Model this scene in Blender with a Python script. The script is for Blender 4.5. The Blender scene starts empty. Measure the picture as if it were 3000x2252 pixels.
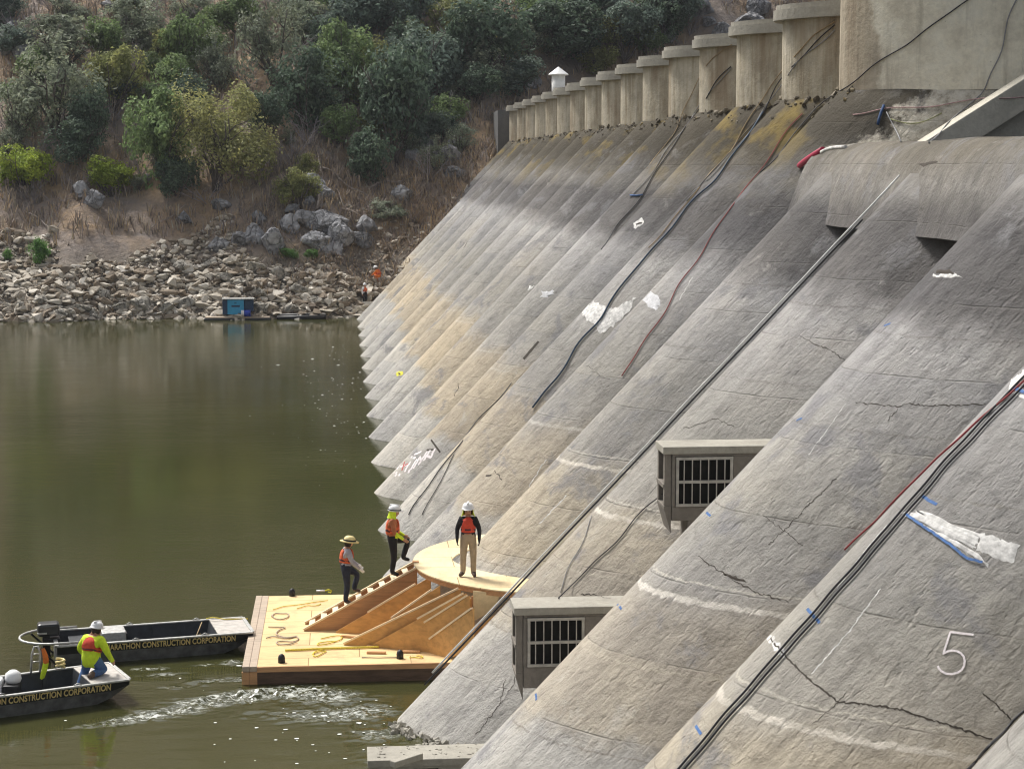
import bpy, bmesh, math, random
from mathutils import Vector, Matrix, noise
from mathutils.bvhtree import BVHTree
random.seed(7)
C = bpy.context.scene.collection
S = bpy.context.scene
R = math.radians

# ------------------------------------------------------------------ camera
FPX, PIT, YAW, CH = 5481.0, 0.11585, 0.09047, 12.146
cam_d = bpy.data.cameras.new('camera'); cam = bpy.data.objects.new('camera', cam_d); C.objects.link(cam)
cam.location = (0, 0, CH); cam.rotation_euler = (math.pi/2 - PIT, 0, -YAW)
cam_d.sensor_width = 36; cam_d.lens = 36*FPX/3000; cam_d.clip_start = 0.5; cam_d.clip_end = 3000
S.camera = cam
_F = Vector((math.sin(YAW)*math.cos(PIT), math.cos(YAW)*math.cos(PIT), -math.sin(PIT)))
_R = _F.cross(Vector((0, 0, 1))).normalized(); _U = _R.cross(_F)
CO = Vector((0, 0, CH))
def ray(x, y): return (_F*FPX + _R*(x-1500) - _U*(y-1126)).normalized()
def pz(x, y, z):
    d = ray(x, y); return CO + d*((z-CH)/d.z)
def pY(x, y, Y):
    d = ray(x, y); return CO + d*(Y/d.y)
def proj(P):
    d = Vector(P)-CO; z = d.dot(_F)
    return 1500+FPX*d.dot(_R)/z, 1126-FPX*d.dot(_U)/z

# ------------------------------------------------------------------ materials
def mat(name):
    m = bpy.data.materials.new(name); m.use_nodes = True
    nt = m.node_tree; nt.nodes.clear()
    out = nt.nodes.new('ShaderNodeOutputMaterial'); b = nt.nodes.new('ShaderNodeBsdfPrincipled')
    nt.links.new(b.outputs[0], out.inputs[0])
    return m, nt, b
class G:                                   # tiny node-graph helper
    def __init__(s, nt): s.nt = nt
    def n(s, t, **k):
        x = s.nt.nodes.new(t)
        for a, v in k.items(): setattr(x, a, v)
        return x
    def set(s, sock, v):
        if isinstance(v, bpy.types.NodeSocket): s.nt.links.new(v, sock)
        else: sock.default_value = v
    def pos(s): return s.n('ShaderNodeNewGeometry').outputs['Position']
    def obj(s): return s.n('ShaderNodeTexCoord').outputs['Object']
    def mapv(s, v, scale=(1, 1, 1), rot=(0, 0, 0), loc=(0, 0, 0)):
        x = s.n('ShaderNodeMapping'); s.set(x.inputs[0], v)
        x.inputs['Location'].default_value = loc; x.inputs['Rotation'].default_value = rot; x.inputs['Scale'].default_value = scale
        return x.outputs[0]
    def noise(s, v, scale, detail=4, rough=.55, dist=0):
        x = s.n('ShaderNodeTexNoise'); s.set(x.inputs['Vector'], v)
        x.inputs['Scale'].default_value = scale; x.inputs['Detail'].default_value = detail
        x.inputs['Roughness'].default_value = rough; x.inputs['Distortion'].default_value = dist
        return x.outputs[0]
    def vor(s, v, scale, feature='F1', out=0):
        x = s.n('ShaderNodeTexVoronoi'); x.feature = feature; s.set(x.inputs['Vector'], v); x.inputs['Scale'].default_value = scale
        return x.outputs[out]
    def ramp(s, fac, stops, interp='LINEAR'):
        x = s.n('ShaderNodeValToRGB'); s.set(x.inputs[0], fac); cr = x.color_ramp; cr.interpolation = interp
        while len(cr.elements) < len(stops): cr.elements.new(.5)
        for e, (p, c) in zip(cr.elements, stops):
            e.position = p; e.color = (c, c, c, 1) if isinstance(c, (int, float)) else (*c, 1)
        return x.outputs[0]
    def mix(s, fac, a, b, mode='MIX'):
        x = s.n('ShaderNodeMix', data_type='RGBA', blend_type=mode)
        s.set(x.inputs[0], fac)
        for i, v in ((6, a), (7, b)):
            if isinstance(v, tuple): v = (*v, 1) if len(v) == 3 else v
            s.set(x.inputs[i], v)
        return x.outputs[2]
    def math(s, op, a, b=0.0, c=0.0):
        x = s.n('ShaderNodeMath', operation=op)
        s.set(x.inputs[0], a); s.set(x.inputs[1], b); s.set(x.inputs[2], c)
        return x.outputs[0]
    def sep(s, v):
        x = s.n('ShaderNodeSeparateXYZ'); s.set(x.inputs[0], v); return x.outputs
    def bump(s, h, strength, dist=.05, normal=None):
        x = s.n('ShaderNodeBump'); s.set(x.inputs['Height'], h); x.inputs['Strength'].default_value = strength; x.inputs['Distance'].default_value = dist
        if normal is not None: s.set(x.inputs['Normal'], normal)
        return x.outputs[0]

def simple(name, col, rough=.6, metal=0, var=.25, scale=6, bump=.0, bscale=20, spec=.4, sheen=None):
    m, nt, b = mat(name); g = G(nt); p = g.obj()
    n = g.noise(p, scale, 5)
    dark = tuple(c*(1-var) for c in col); lite = tuple(min(1, c*(1+var*.7)) for c in col)
    g.set(b.inputs['Base Color'], g.ramp(n, [(.3, dark), (.7, lite)]))
    b.inputs['Roughness'].default_value = rough; b.inputs['Metallic'].default_value = metal
    b.inputs['Specular IOR Level'].default_value = spec
    if bump: g.set(b.inputs['Normal'], g.bump(g.noise(p, bscale, 4), bump, .02))
    return m

TAN = 1.059; XT = 1.10; Y0 = 40.2; L = 7.32; RB = 3.76
SN = TAN/math.sqrt(1+TAN*TAN); RX = RB/SN
XW = 14.65; ZB = XT and (XW-XT)*TAN; ZTOP = 17.45
YSP = 50.5                                 # the spillway ends and the parapet dam begins
PW = 1.65                                  # the arches are a little pointed at the crown
def ox(a):
    q = min(1.0, abs(math.sin(a))); return RX*(1-(1-q**PW)**(1/PW))
def kY(k): return Y0 + L*k

def concrete_dam():
    m, nt, b = mat('weathered_dam_concrete'); g = G(nt); p = g.pos()
    s = g.sep(p); z = s[2]
    rnd = g.n('ShaderNodeObjectInfo').outputs['Random']                # every barrel was cast and has weathered on its own
    va = g.n('ShaderNodeVectorMath', operation='ADD'); g.set(va.inputs[0], p); cx = g.n('ShaderNodeCombineXYZ')
    g.set(cx.inputs[0], g.math('MULTIPLY', rnd, 70.0)); g.set(cx.inputs[1], g.math('MULTIPLY', rnd, 131.0)); g.set(va.inputs[1], cx.outputs[0]); p = va.outputs[0]
    big = g.noise(p, .16, 4, .6)
    wob = g.noise(p, .45, 5, .6)
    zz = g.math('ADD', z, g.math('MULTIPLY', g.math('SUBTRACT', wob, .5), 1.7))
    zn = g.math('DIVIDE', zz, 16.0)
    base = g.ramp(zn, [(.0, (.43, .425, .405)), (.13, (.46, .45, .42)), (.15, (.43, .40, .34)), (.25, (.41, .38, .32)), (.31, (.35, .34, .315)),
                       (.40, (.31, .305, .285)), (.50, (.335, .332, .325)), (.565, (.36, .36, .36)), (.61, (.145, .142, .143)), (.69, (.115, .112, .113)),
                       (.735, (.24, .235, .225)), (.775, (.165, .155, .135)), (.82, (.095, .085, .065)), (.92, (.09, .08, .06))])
    tz = g.math('MULTIPLY', g.ramp(zn, [(.135, 0.0), (.15, 1.0), (.27, 1.0), (.31, 0.0)]), g.ramp(g.math('DIVIDE', s[1], 160.0), [(.30, .25), (.42, 1.0)]))
    base = g.mix(tz, base, (.445, .392, .305))
    # along-slope streaks (board forms and run-off); coordinates turned so x runs down the slope
    ang = math.atan(TAN)
    r = g.mapv(p, (1, 1, 1), (0, ang, 0))
    st = g.noise(g.mapv(r, (.10, 2.6, 2.6)), 1.0, 6, .65)
    st2 = g.noise(g.mapv(r, (.5, 9, 9)), 1.0, 5, .6)
    col = g.mix(.85, base, g.ramp(st, [(.28, .74), (.5, 1.0), (.72, 1.14)]), 'MULTIPLY')
    col = g.mix(.22, col, g.ramp(st2, [(.25, .7), (.6, 1.1), (.8, 1.2)]), 'MULTIPLY')
    mt_ = g.noise(p, 2.2, 8, .72, .5)
    col = g.mix(.8, col, g.ramp(mt_, [(.3, .62), (.48, .98), (.62, 1.06), (.75, 1.25)]), 'MULTIPLY')
    col = g.mix(.8, col, g.ramp(big, [(.3, (.70, .70, .73)), (.5, (1.0, .99, .97)), (.7, (1.18, 1.13, 1.05))]), 'MULTIPLY')
    # blotches of grey slime and pale lime
    bl = g.noise(p, .55, 7, .68, .4)
    col = g.mix(g.ramp(bl, [(.55, 0.0), (.63, .75)]), col, (.215, .215, .222))
    pl = g.noise(g.mapv(p, (1, 1, 1), loc=(31, 17, 5)), .8, 8, .7, .6)
    col = g.mix(g.ramp(pl, [(.60, 0.0), (.74, .6)]), col, (.50, .49, .46))
    # white lime rings at the old water levels
    w2 = g.math('ADD', z, g.math('MULTIPLY', g.math('SUBTRACT', g.noise(p, 4.5, 6, .75), .5), .2))
    gaps = g.math('MULTIPLY', g.ramp(g.noise(p, .9, 4, .7), [(.36, .3), (.55, 1.0)]), g.ramp(g.math('DIVIDE', s[1], 100.0), [(.50, 1.0), (.58, .22)]))
    def ring(h, w, strength):
        d = g.math('ABSOLUTE', g.math('SUBTRACT', w2, h))
        return g.math('MULTIPLY', g.ramp(g.math('DIVIDE', d, w), [(.5, strength), (1.0, 0.0)]), gaps)
    for h, w, k_, c_ in ((4.66, .055, .8, (.66, .63, .57)), (4.93, .02, .55, (.6, .57, .5)), (2.2, .02, .5, (.2, .18, .15)), (7.6, .02, .5, (.2, .19, .17)), (3.55, .03, .35, (.5, .46, .38)), (9.2, .02, .5, (.17, .16, .15)), (6.1, .015, .5, (.18, .17, .15))):
        col = g.mix(ring(h, w, k_), col, c_)
    # lifts of the pour: faint change of tone and a thin broken joint at each
    zl = g.math('DIVIDE', g.math('ADD', z, g.math('MULTIPLY', g.math('SUBTRACT', g.noise(p, 1.2, 4), .5), .07)), 1.22)
    wn = g.n('ShaderNodeTexWhiteNoise', noise_dimensions='1D'); g.set(wn.inputs['W'], g.math('ADD', g.math('FLOOR', zl), g.math('MULTIPLY', rnd, 37.0)))
    col = g.mix(1.0, col, g.ramp(wn.outputs['Value'], [(0, (.93, .93, .94)), (1, (1.06, 1.045, 1.02))]), 'MULTIPLY')
    fr_ = g.math('ABSOLUTE', g.math('SUBTRACT', g.math('FRACT', zl), .5))
    jn = g.math('MULTIPLY', g.ramp(fr_, [(.487, 0.0), (.497, .38)]), g.ramp(g.noise(p, .8, 4, .7), [(.42, 0.0), (.58, 1.0)]))
    col = g.mix(jn, col, (.12, .11, .10))
    # moss and lichen on the rough top strip, clear of the spillway
    hi = g.math('MULTIPLY', g.ramp(zn, [(.68, 0.0), (.84, 1.0)]), g.ramp(g.math('DIVIDE', s[1], 200.0), [(.255, 0.0), (.275, 1.0)]))
    mo = g.noise(p, .75, 6, .65)
    col = g.mix(g.math('MULTIPLY', hi, g.ramp(mo, [(.30, 0.0), (.47, .9)])), col, (.065, .056, .04))
    ye = g.noise(g.mapv(p, (1, 1, 1), loc=(7, 3, 40)), .4, 5, .6)
    col = g.mix(g.math('MULTIPLY', hi, g.ramp(ye, [(.53, 0.0), (.62, .75)])), col, (.23, .17, .05))
    # cracks
    v = g.n('ShaderNodeTexVoronoi'); v.feature = 'DISTANCE_TO_EDGE'
    g.set(v.inputs['Vector'], g.mix(.22, p, g.n('ShaderNodeTexNoise').outputs[1]) if False else g.mapv(p, (.4, .4, .4)))
    v.inputs['Scale'].default_value = .8
    # pale sprayed concrete over the last flank beside the spillway
    sy = g.math('ADD', s[1], g.math('MULTIPLY', g.math('SUBTRACT', g.noise(p, 1.3, 6, .65), .5), 2.2))
    sm_ = g.math('MULTIPLY', g.ramp(g.math('DIVIDE', g.math('SUBTRACT', sy, 50.0), 10.0), [(.225, 1.0), (.25, 0.0)]), g.ramp(g.math('DIVIDE', g.math('SUBTRACT', s[1], 50.0), 10.0), [(.045, 0.0), (.046, 1.0)]))
    sm_ = g.math('MULTIPLY', sm_, g.ramp(g.math('DIVIDE', z, 20.0), [(.60, 0.0), (.62, 1.0)]))
    sc_ = g.noise(p, 4, 6, .7)
    col = g.mix(sm_, col, g.ramp(sc_, [(.3, (.30, .27, .21)), (.5, (.56, .52, .43)), (.7, (.68, .65, .56))]))
    pit = g.vor(g.mapv(r, (1.0, 2.2, 2.2)), 5.5)
    col = g.mix(g.ramp(pit, [(.0, .55), (.09, 0.0)]), col, (.10, .09, .08))
    oi = g.n('ShaderNodeObjectInfo')
    col = g.mix(1.0, col, g.ramp(oi.outputs['Random'], [(0, (.86, .86, .87)), (.5, (.98, .965, .94)), (1, (1.1, 1.09, 1.08))]), 'MULTIPLY')
    g.set(b.inputs['Base Color'], col)
    b.inputs['Roughness'].default_value = .9; b.inputs['Specular IOR Level'].default_value = .25
    h = g.math('ADD', g.math('MULTIPLY', g.noise(p, 5, 8, .72), 1.0), g.math('MULTIPLY', st2, .22))
    h = g.math('ADD', h, g.math('MULTIPLY', g.noise(g.mapv(r, (1, 1.5, 1.5)), 2.2, 6, .68), 1.1))
    h = g.math('ADD', h, g.math('MULTIPLY', g.ramp(g.noise(g.mapv(r, (1, 2.4, 2.4)), 3.4, 3, .5), [(.30, 0.0), (.40, 1.0)]), .22))
    h = g.math('ADD', h, g.math('MULTIPLY', g.ramp(pit, [(.0, 0.0), (.14, 1.0)]), .5))
    h = g.math('SUBTRACT', h, g.math('MULTIPLY', jn, .6))
    g.set(b.inputs['Normal'], g.bump(h, .75, .09))
    return m
def concrete_wall():
    m, nt, b = mat('streaked_parapet_concrete'); g = G(nt); p = g.pos()
    st = g.noise(g.mapv(p, (3.0, 3.0, .22)), 1.0, 7, .7)
    f = g.noise(p, 1.4, 6, .65)
    col = g.ramp(st, [(.25, (.15, .115, .075)), (.40, (.38, .325, .235)), (.55, (.50, .45, .35)), (.75, (.58, .53, .44))])
    col = g.mix(.7, col, g.ramp(f, [(.3, .62), (.55, 1.02), (.75, 1.12)]), 'MULTIPLY')
    brown = g.noise(g.mapv(p, (.5, .5, .2)), .8, 5, .6)
    col = g.mix(g.ramp(brown, [(.52, 0.0), (.66, .7)]), col, (.25, .185, .12))
    g.set(b.inputs['Base Color'], col); b.inputs['Roughness'].default_value = .9; b.inputs['Specular IOR Level'].default_value = .25
    g.set(b.inputs['Normal'], g.bump(g.math('ADD', g.noise(p, 5, 7, .7), st), .6, .07))
    return m
def concrete_plain(name, col, warm=.0, pores=True):
    m, nt, b = mat(name); g = G(nt); p = g.pos()
    a = g.noise(p, .9, 6, .65); f = g.noise(p, 9, 5, .6)
    c = g.ramp(a, [(.25, tuple(x*.72 for x in col)), (.5, col), (.75, tuple(min(1, x*1.16) for x in col))])
    c = g.mix(.6, c, g.ramp(f, [(.3, .8), (.7, 1.12)]), 'MULTIPLY')
    if pores: c = g.mix(g.ramp(g.vor(p, 3.2), [(.0, .7), (.07, 0.0)]), c, tuple(x*.3 for x in col))
    g.set(b.inputs['Base Color'], c); b.inputs['Roughness'].default_value = .88; b.inputs['Specular IOR Level'].default_value = .25
    g.set(b.inputs['Normal'], g.bump(g.noise(p, 6, 7, .7), .5, .05))
    return m
def wood(name, col, grain=(1, 12, 12), contrast=.3, rough=.65, seams=False):
    m, nt, b = mat(name); g = G(nt); p = g.obj()
    n = g.noise(g.mapv(p, grain), 1.6, 6, .6, .4); a = g.noise(p, .9, 4)
    c = g.ramp(n, [(.25, tuple(x*(1-contrast) for x in col)), (.55, col), (.8, tuple(min(1, x*(1+contrast*.4)) for x in col))])
    c = g.mix(.7, c, g.ramp(a, [(.3, .8), (.7, 1.12)]), 'MULTIPLY')
    kn = g.vor(g.mapv(p, tuple(max(1, q*.22) for q in grain)), 1.7)
    c = g.mix(g.ramp(kn, [(.0, .7), (.08, 0.0)]), c, tuple(x*.4 for x in col))
    if seams:
        bk = g.n('ShaderNodeTexBrick'); g.set(bk.inputs['Vector'], g.mapv(p, (1, 1, 1), loc=(.6, .37, 0))); bk.inputs['Scale'].default_value = 1
        bk.inputs['Brick Width'].default_value = 2.44; bk.inputs['Row Height'].default_value = 1.22; bk.inputs['Mortar Size'].default_value = .012; bk.inputs['Mortar Smooth'].default_value = .3
        bk.inputs['Color1'].default_value = (1, 1, 1, 1); bk.inputs['Color2'].default_value = (.86, .84, .80, 1); bk.inputs['Mortar'].default_value = (.35, .28, .2, 1)
        c = g.mix(1.0, c, bk.outputs[0], 'MULTIPLY')
        stn = g.noise(p, .7, 6, .7, .5); c = g.mix(g.ramp(stn, [(.52, 0.0), (.7, .55)]), c, (.36, .26, .15))
    g.set(b.inputs['Base Color'], c); b.inputs['Roughness'].default_value = rough; b.inputs['Specular IOR Level'].default_value = .3
    g.set(b.inputs['Normal'], g.bump(n, .25, .02))
    return m
def leaf_mat():
    m, nt, b = mat('shrub_leaves'); g = G(nt)
    oi = g.n('ShaderNodeObjectInfo'); ge = g.n('ShaderNodeNewGeometry')
    c = g.mix(1.0, oi.outputs['Color'], g.ramp(ge.outputs['Random Per Island'], [(0, .75), (.5, 1.2), (.9, 1.6), (1, 1.9)]), 'MULTIPLY')
    n = g.noise(ge.outputs['Position'], .55, 4, .6)
    c = g.mix(.7, c, g.ramp(n, [(.3, (.68, .74, .8)), (.55, (1, 1, 1)), (.75, (1.35, 1.22, .85))]), 'MULTIPLY')
    g.set(b.inputs['Base Color'], c); b.inputs['Roughness'].default_value = .6; b.inputs['Specular IOR Level'].default_value = .25
    tr = g.n('ShaderNodeBsdfTranslucent'); g.set(tr.inputs[0], c); mx = g.n('ShaderNodeMixShader'); mx.inputs[0].default_value = .38
    nt.links.new(b.outputs[0], mx.inputs[1]); nt.links.new(tr.outputs[0], mx.inputs[2])
    nt.links.new(mx.outputs[0], [x for x in nt.nodes if x.type == 'OUTPUT_MATERIAL'][0].inputs[0])
    return m
def objcol_mat(name, rough=.8, bscale=6, bstr=.6, lo=.6, hi=1.25, nscale=2.5, crk=False):
    m, nt, b = mat(name); g = G(nt)
    oi = g.n('ShaderNodeObjectInfo'); p = g.pos()
    c = g.mix(1.0, oi.outputs['Color'], g.ramp(g.noise(p, nscale, 6, .65), [(.3, lo), (.7, hi)]), 'MULTIPLY')
    h = g.noise(p, bscale, 5, .65)
    if crk:
        v = g.n('ShaderNodeTexVoronoi'); v.feature = 'DISTANCE_TO_EDGE'; dv = g.n('ShaderNodeVectorMath', operation='ADD'); tn = g.n('ShaderNodeTexNoise'); g.set(tn.inputs['Vector'], p); tn.inputs['Scale'].default_value = 1.6; tn.inputs['Detail'].default_value = 5; g.set(dv.inputs[0], g.mapv(p, (1, .8, .5), (.3, .5, 0))); g.set(dv.inputs[1], tn.outputs[1]); g.set(v.inputs['Vector'], dv.outputs[0]); v.inputs['Scale'].default_value = 1.1
        e = g.ramp(v.outputs[0], [(.0, 0.0), (.07, 1.0)]); c = g.mix(.7, c, g.ramp(v.outputs[0], [(.0, .45), (.035, 1.0)]), 'MULTIPLY'); h = g.math('ADD', h, g.math('MULTIPLY', e, .7))
    g.set(b.inputs['Base Color'], c); b.inputs['Roughness'].default_value = rough; b.inputs['Specular IOR Level'].default_value = .25
    g.set(b.inputs['Normal'], g.bump(h, bstr, .25 if crk else .1))
    return m
def soil_mat():
    m, nt, b = mat('dry_hillside_soil'); g = G(nt); p = g.pos(); s = g.sep(p)
    a = g.noise(p, .12, 5, .6); d = g.noise(p, .7, 7, .7); f = g.noise(p, 2.5, 6, .7)
    c = g.ramp(d, [(.25, (.15, .12, .10)), (.42, (.28, .215, .16)), (.58, (.42, .30, .19)), (.75, (.52, .38, .24))])
    c = g.mix(g.ramp(a, [(.42, 0.0), (.58, .75)]), c, (.30, .265, .245))
    rub = g.ramp(g.math('ADD', g.math('DIVIDE', s[2], 13.0), g.math('MULTIPLY', g.math('SUBTRACT', a, .5), .5)), [(.30, 1.0), (.48, 0.0)])
    c = g.mix(rub, c, g.ramp(f, [(.3, (.10, .085, .07)), (.55, (.26, .23, .19)), (.75, (.36, .33, .28))]))
    g.set(b.inputs['Base Color'], c); b.inputs['Roughness'].default_value = .95; b.inputs['Specular IOR Level'].default_value = .15
    g.set(b.inputs['Normal'], g.bump(g.math('ADD', d, f), 1.0, .35))
    return m
def island_mat(name, stops, rough=.9, bump=.4):
    m, nt, b = mat(name); g = G(nt); ge = g.n('ShaderNodeNewGeometry')
    c = g.ramp(ge.outputs['Random Per Island'], stops)
    c = g.mix(.5, c, g.ramp(g.noise(ge.outputs['Position'], 3.5, 5, .65), [(.3, .65), (.7, 1.2)]), 'MULTIPLY')
    g.set(b.inputs['Base Color'], c); b.inputs['Roughness'].default_value = rough; b.inputs['Specular IOR Level'].default_value = .2
    if bump: g.set(b.inputs['Normal'], g.bump(g.noise(ge.outputs['Position'], 5, 5), bump, .1))
    return m
def water_mat():
    m, nt, b = mat('murky_green_water'); g = G(nt); p = g.pos()
    a = g.noise(p, .05, 3); 
    c = g.ramp(a, [(.35, (.038, .039, .014)), (.65, (.051, .052, .018))])
    at = g.n('ShaderNodeAttribute', attribute_name='agitation').outputs['Fac']
    fo = g.noise(g.mapv(p, (1.0, 2.2, 1)), 5.0, 6, .72, .8)
    foam_glint = g.math('MULTIPLY', g.ramp(fo, [(.50, 0.0), (.58, 1.0)]), g.ramp(at, [(.22, 0.0), (.75, .95)]))
    c = g.mix(foam_glint, c, (.55, .57, .52))  # sky glints on the wavelets painted whitish along with the foam
    g.set(b.inputs['Base Color'], c)
    b.inputs['Roughness'].default_value = .045; b.inputs['IOR'].default_value = 1.33
    h = g.math('ADD', g.math('MULTIPLY', g.noise(g.mapv(p, (.7, 1.9, 1)), 2.2, 5, .6), .6), g.math('MULTIPLY', g.noise(g.mapv(p, (.5, 1.3, 1)), .35, 3), 1.0))
    patch = g.ramp(g.noise(g.mapv(p, (1, .5, 1)), .06, 3), [(.4, .25), (.62, 1.0)])
    h = g.math('MULTIPLY', h, patch)
    g.set(b.inputs['Normal'], g.bump(h, .24, .10))
    return m

M = {}
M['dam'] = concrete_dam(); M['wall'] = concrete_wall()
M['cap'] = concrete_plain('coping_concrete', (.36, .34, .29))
M['crest'] = concrete_plain('spillway_crest_concrete', (.335, .325, .31))
M['end'] = concrete_plain('pale_end_wall_concrete', (.62, .56, .44))
def pier_mat():
    m, nt, b = mat('half_sprayed_pier_concrete'); g = G(nt); p = g.pos(); s = g.sep(p)
    a = g.noise(p, .9, 6, .65); f = g.noise(p, 7, 6, .65); st = g.noise(g.mapv(p, (2, 2, .16)), 1, 6, .65)
    old = g.mix(.7, g.ramp(st, [(.28, (.25, .195, .135)), (.5, (.42, .36, .27)), (.75, (.52, .46, .36))]), g.ramp(a, [(.35, .62), (.6, 1.05)]), 'MULTIPLY')
    new = g.mix(.6, g.ramp(a, [(.25, (.55, .49, .38)), (.5, (.80, .745, .60)), (.75, (.84, .81, .69))]), g.ramp(f, [(.3, .8), (.7, 1.1)]), 'MULTIPLY')
    new = g.mix(g.ramp(g.vor(p, 3.0), [(.0, .6), (.07, 0.0)]), new, (.22, .19, .12))
    new = g.mix(g.ramp(st, [(.56, 0.0), (.72, .6)]), new, (.36, .32, .24))
    e = g.math('ADD', s[1], g.math('ADD', g.math('MULTIPLY', g.math('SUBTRACT', g.noise(p, 1.1, 5, .6), .5), 1.1), g.math('MULTIPLY', g.math('SUBTRACT', s[2], 16.0), -.12)))
    col = g.mix(g.ramp(g.math('DIVIDE', g.math('SUBTRACT', e, 50.0), 10.0), [(.33, 0.0), (.345, 1.0)]), new, old)
    g.set(b.inputs['Base Color'], col); b.inputs['Roughness'].default_value = .9; b.inputs['Specular IOR Level'].default_value = .2
    g.set(b.inputs['Normal'], g.bump(g.math('ADD', f, g.noise(p, 2.5, 5)), .5, .05))
    return m
M['pier'] = pier_mat()
M['shot'] = concrete_plain('pale_sprayed_concrete', (.52, .49, .41))
M['box'] = concrete_plain('shaded_intake_concrete', (.20, .18, .155))  # valley shade and wet stain both put into this dark colour
M['boxdark'] = simple('painted_cavity_shade', (.012, .011, .010), .95, var=.3)  # near-black stands in for the shade inside recesses and openings
M['darkwall'] = concrete_plain('shaded_abutment_concrete', (.13, .13, .13))  # shadow on the abutment face put into this dark grey
M['bar'] = simple('galvanised_bars', (.42, .40, .36), .6, .3)
M['white'] = simple('white_repair_mortar', (.60, .59, .565), .85, var=.4, scale=9, bump=.6, bscale=14)
M['greywhite'] = simple('grey_white_mortar', (.52, .52, .53), .85, var=.25, scale=9, bump=.5)
M['crack'] = simple('crack_shadow', (.06, .05, .04), .95)
M['chalk'] = simple('white_chalk_paint', (.78, .72, .72), .9, var=.2, scale=30)
M['bluepaint'] = simple('blue_spray_paint', (.06, .14, .33), .8, var=.4, scale=20)
M['redpaint'] = simple('red_spray_paint', (.45, .08, .07), .8)
M['yellowpaint'] = simple('yellow_spray_paint', (.75, .70, .05), .7)
M['soil'] = soil_mat(); M['leaf'] = leaf_mat(); M['water'] = water_mat()
M['bark'] = objcol_mat('grey_bark', .9, 8)
M['rock'] = objcol_mat('hillside_rock', .9, 3.5, 1.0, .45, 1.35, 1.6, True)
M['rubble'] = island_mat('shore_rubble', [(0, (.13, .105, .08)), (.25, (.29, .235, .175)), (.45, (.40, .36, .30)), (.7, (.50, .45, .37)), (.88, (.58, .53, .45)), (1, (.66, .62, .55))])
M['brush'] = island_mat('dry_brush', [(0, (.17, .145, .135)), (.35, (.32, .275, .255)), (.6, (.40, .33, .26)), (.8, (.48, .35, .20)), (1, (.40, .38, .32))], .9, 0)
M['ply'] = wood('plywood_deck', (.80, .585, .30), (1.2, 9, 9), .22, seams=True)
M['plyface'] = wood('plywood_pale', (.82, .67, .41), (6, 1, 6), .14, seams=True)
M['osb'] = wood('brown_sheathing', (.62, .345, .125), (2, 5, 5), .3)
M['pine'] = wood('pine_lumber', (.84, .68, .45), (1.2, 14, 14), .15)
M['fir'] = wood('reddish_fir_lumber', (.56, .31, .15), (1.2, 14, 14), .3)
M['oldtimber'] = wood('weathered_timber', (.46, .37, .28), (1.5, 10, 10), .4)
M['wettimber'] = wood('wet_timber', (.12, .075, .05), (1.5, 10, 10), .45)
M['black'] = simple('black_rubber', (.015, .015, .017), .5, var=.3)
M['hullblack'] = simple('black_hull_paint', (.018, .02, .022), .35, var=.3, spec=.5)
M['hullgrey'] = simple('scuffed_grey_hull', (.15, .155, .155), .5, .2, var=.4, scale=5)
M['alu'] = simple('scuffed_aluminium', (.48, .48, .46), .45, .5, var=.3, scale=9)
M['aludark'] = simple('dark_boat_lining', (.022, .026, .032), .6, var=.5, scale=5)
M['bowplate'] = simple('grey_bow_plate', (.46, .43, .39), .6, .1, var=.25)
M['gold'] = simple('gold_lettering', (.78, .62, .28), .5, .1, var=.15)
M['yrope'] = simple('yellow_rope_fibre', (.72, .58, .08), .8, var=.3, scale=40)
M['brope'] = simple('blue_hose', (.022, .05, .09), .6)
M['rrope'] = simple('dark_red_rope_fibre', (.28, .06, .06), .8)
M['krope'] = simple('black_hose', (.022, .022, .025), .55)
M['grope'] = simple('grey_rope_fibre', (.26, .26, .26), .85)
M['tanrope'] = simple('tan_rope_fibre', (.34, .25, .14), .85)
M['pinkrope'] = simple('faded_pink_rope', (.50, .32, .32), .85)
M['greenrope'] = simple('green_rope_fibre', (.26, .28, .12), .85)
M['palepipe'] = simple('pale_plastic_pipe', (.66, .65, .62), .5, var=.15)
M['skin'] = simple('skin', (.42, .23, .15), .6, var=.1)
M['whiteplastic'] = simple('white_plastic', (.80, .80, .80), .35, var=.06)
M['straw'] = simple('straw_yellow_hat', (.72, .60, .28), .6, var=.12)
M['hiviz'] = simple('neon_yellow_cloth', (.62, .80, .03), .8, var=.12, scale=12, bump=.9, bscale=11)
M['orange'] = simple('orange_vest_cloth', (.66, .13, .05), .8, var=.2, scale=12, bump=.9, bscale=11)
M['redvest'] = simple('red_orange_vest_cloth', (.62, .07, .035), .8, var=.2, scale=12, bump=.9, bscale=11)
M['vestband'] = simple('dark_vest_strap', (.09, .03, .035), .8)
M['blackcloth'] = simple('black_cloth', (.014, .014, .018), .85, var=.3, bump=.9, bscale=11)
M['khaki'] = simple('tan_trouser_cloth', (.38, .30, .21), .85, var=.15, scale=10, bump=.9, bscale=11)
M['jeans'] = simple('blue_denim', (.07, .14, .30), .85, var=.3, scale=10, bump=.9, bscale=11)
M['navy'] = simple('navy_denim', (.022, .028, .05), .85, var=.3, scale=10, bump=.9, bscale=11)
M['greycloth'] = simple('grey_shirt_cloth', (.36, .36, .41), .85, var=.15, scale=10, bump=.9, bscale=11)
M['browntee'] = simple('rust_shirt_cloth', (.42, .15, .07), .85, var=.15, bump=.9, bscale=11)
M['boot'] = simple('brown_boot_leather', (.10, .065, .045), .7)
M['hair'] = simple('dark_hair', (.03, .022, .018), .7)
M['bluemach'] = simple('bright_blue_enclosure', (.06, .36, .62), .45, var=.1)
M['darkblue'] = simple('dark_blue_steel', (.03, .06, .12), .5)
M['royal'] = simple('royal_blue_plastic', (.03, .07, .45), .45)
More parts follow.
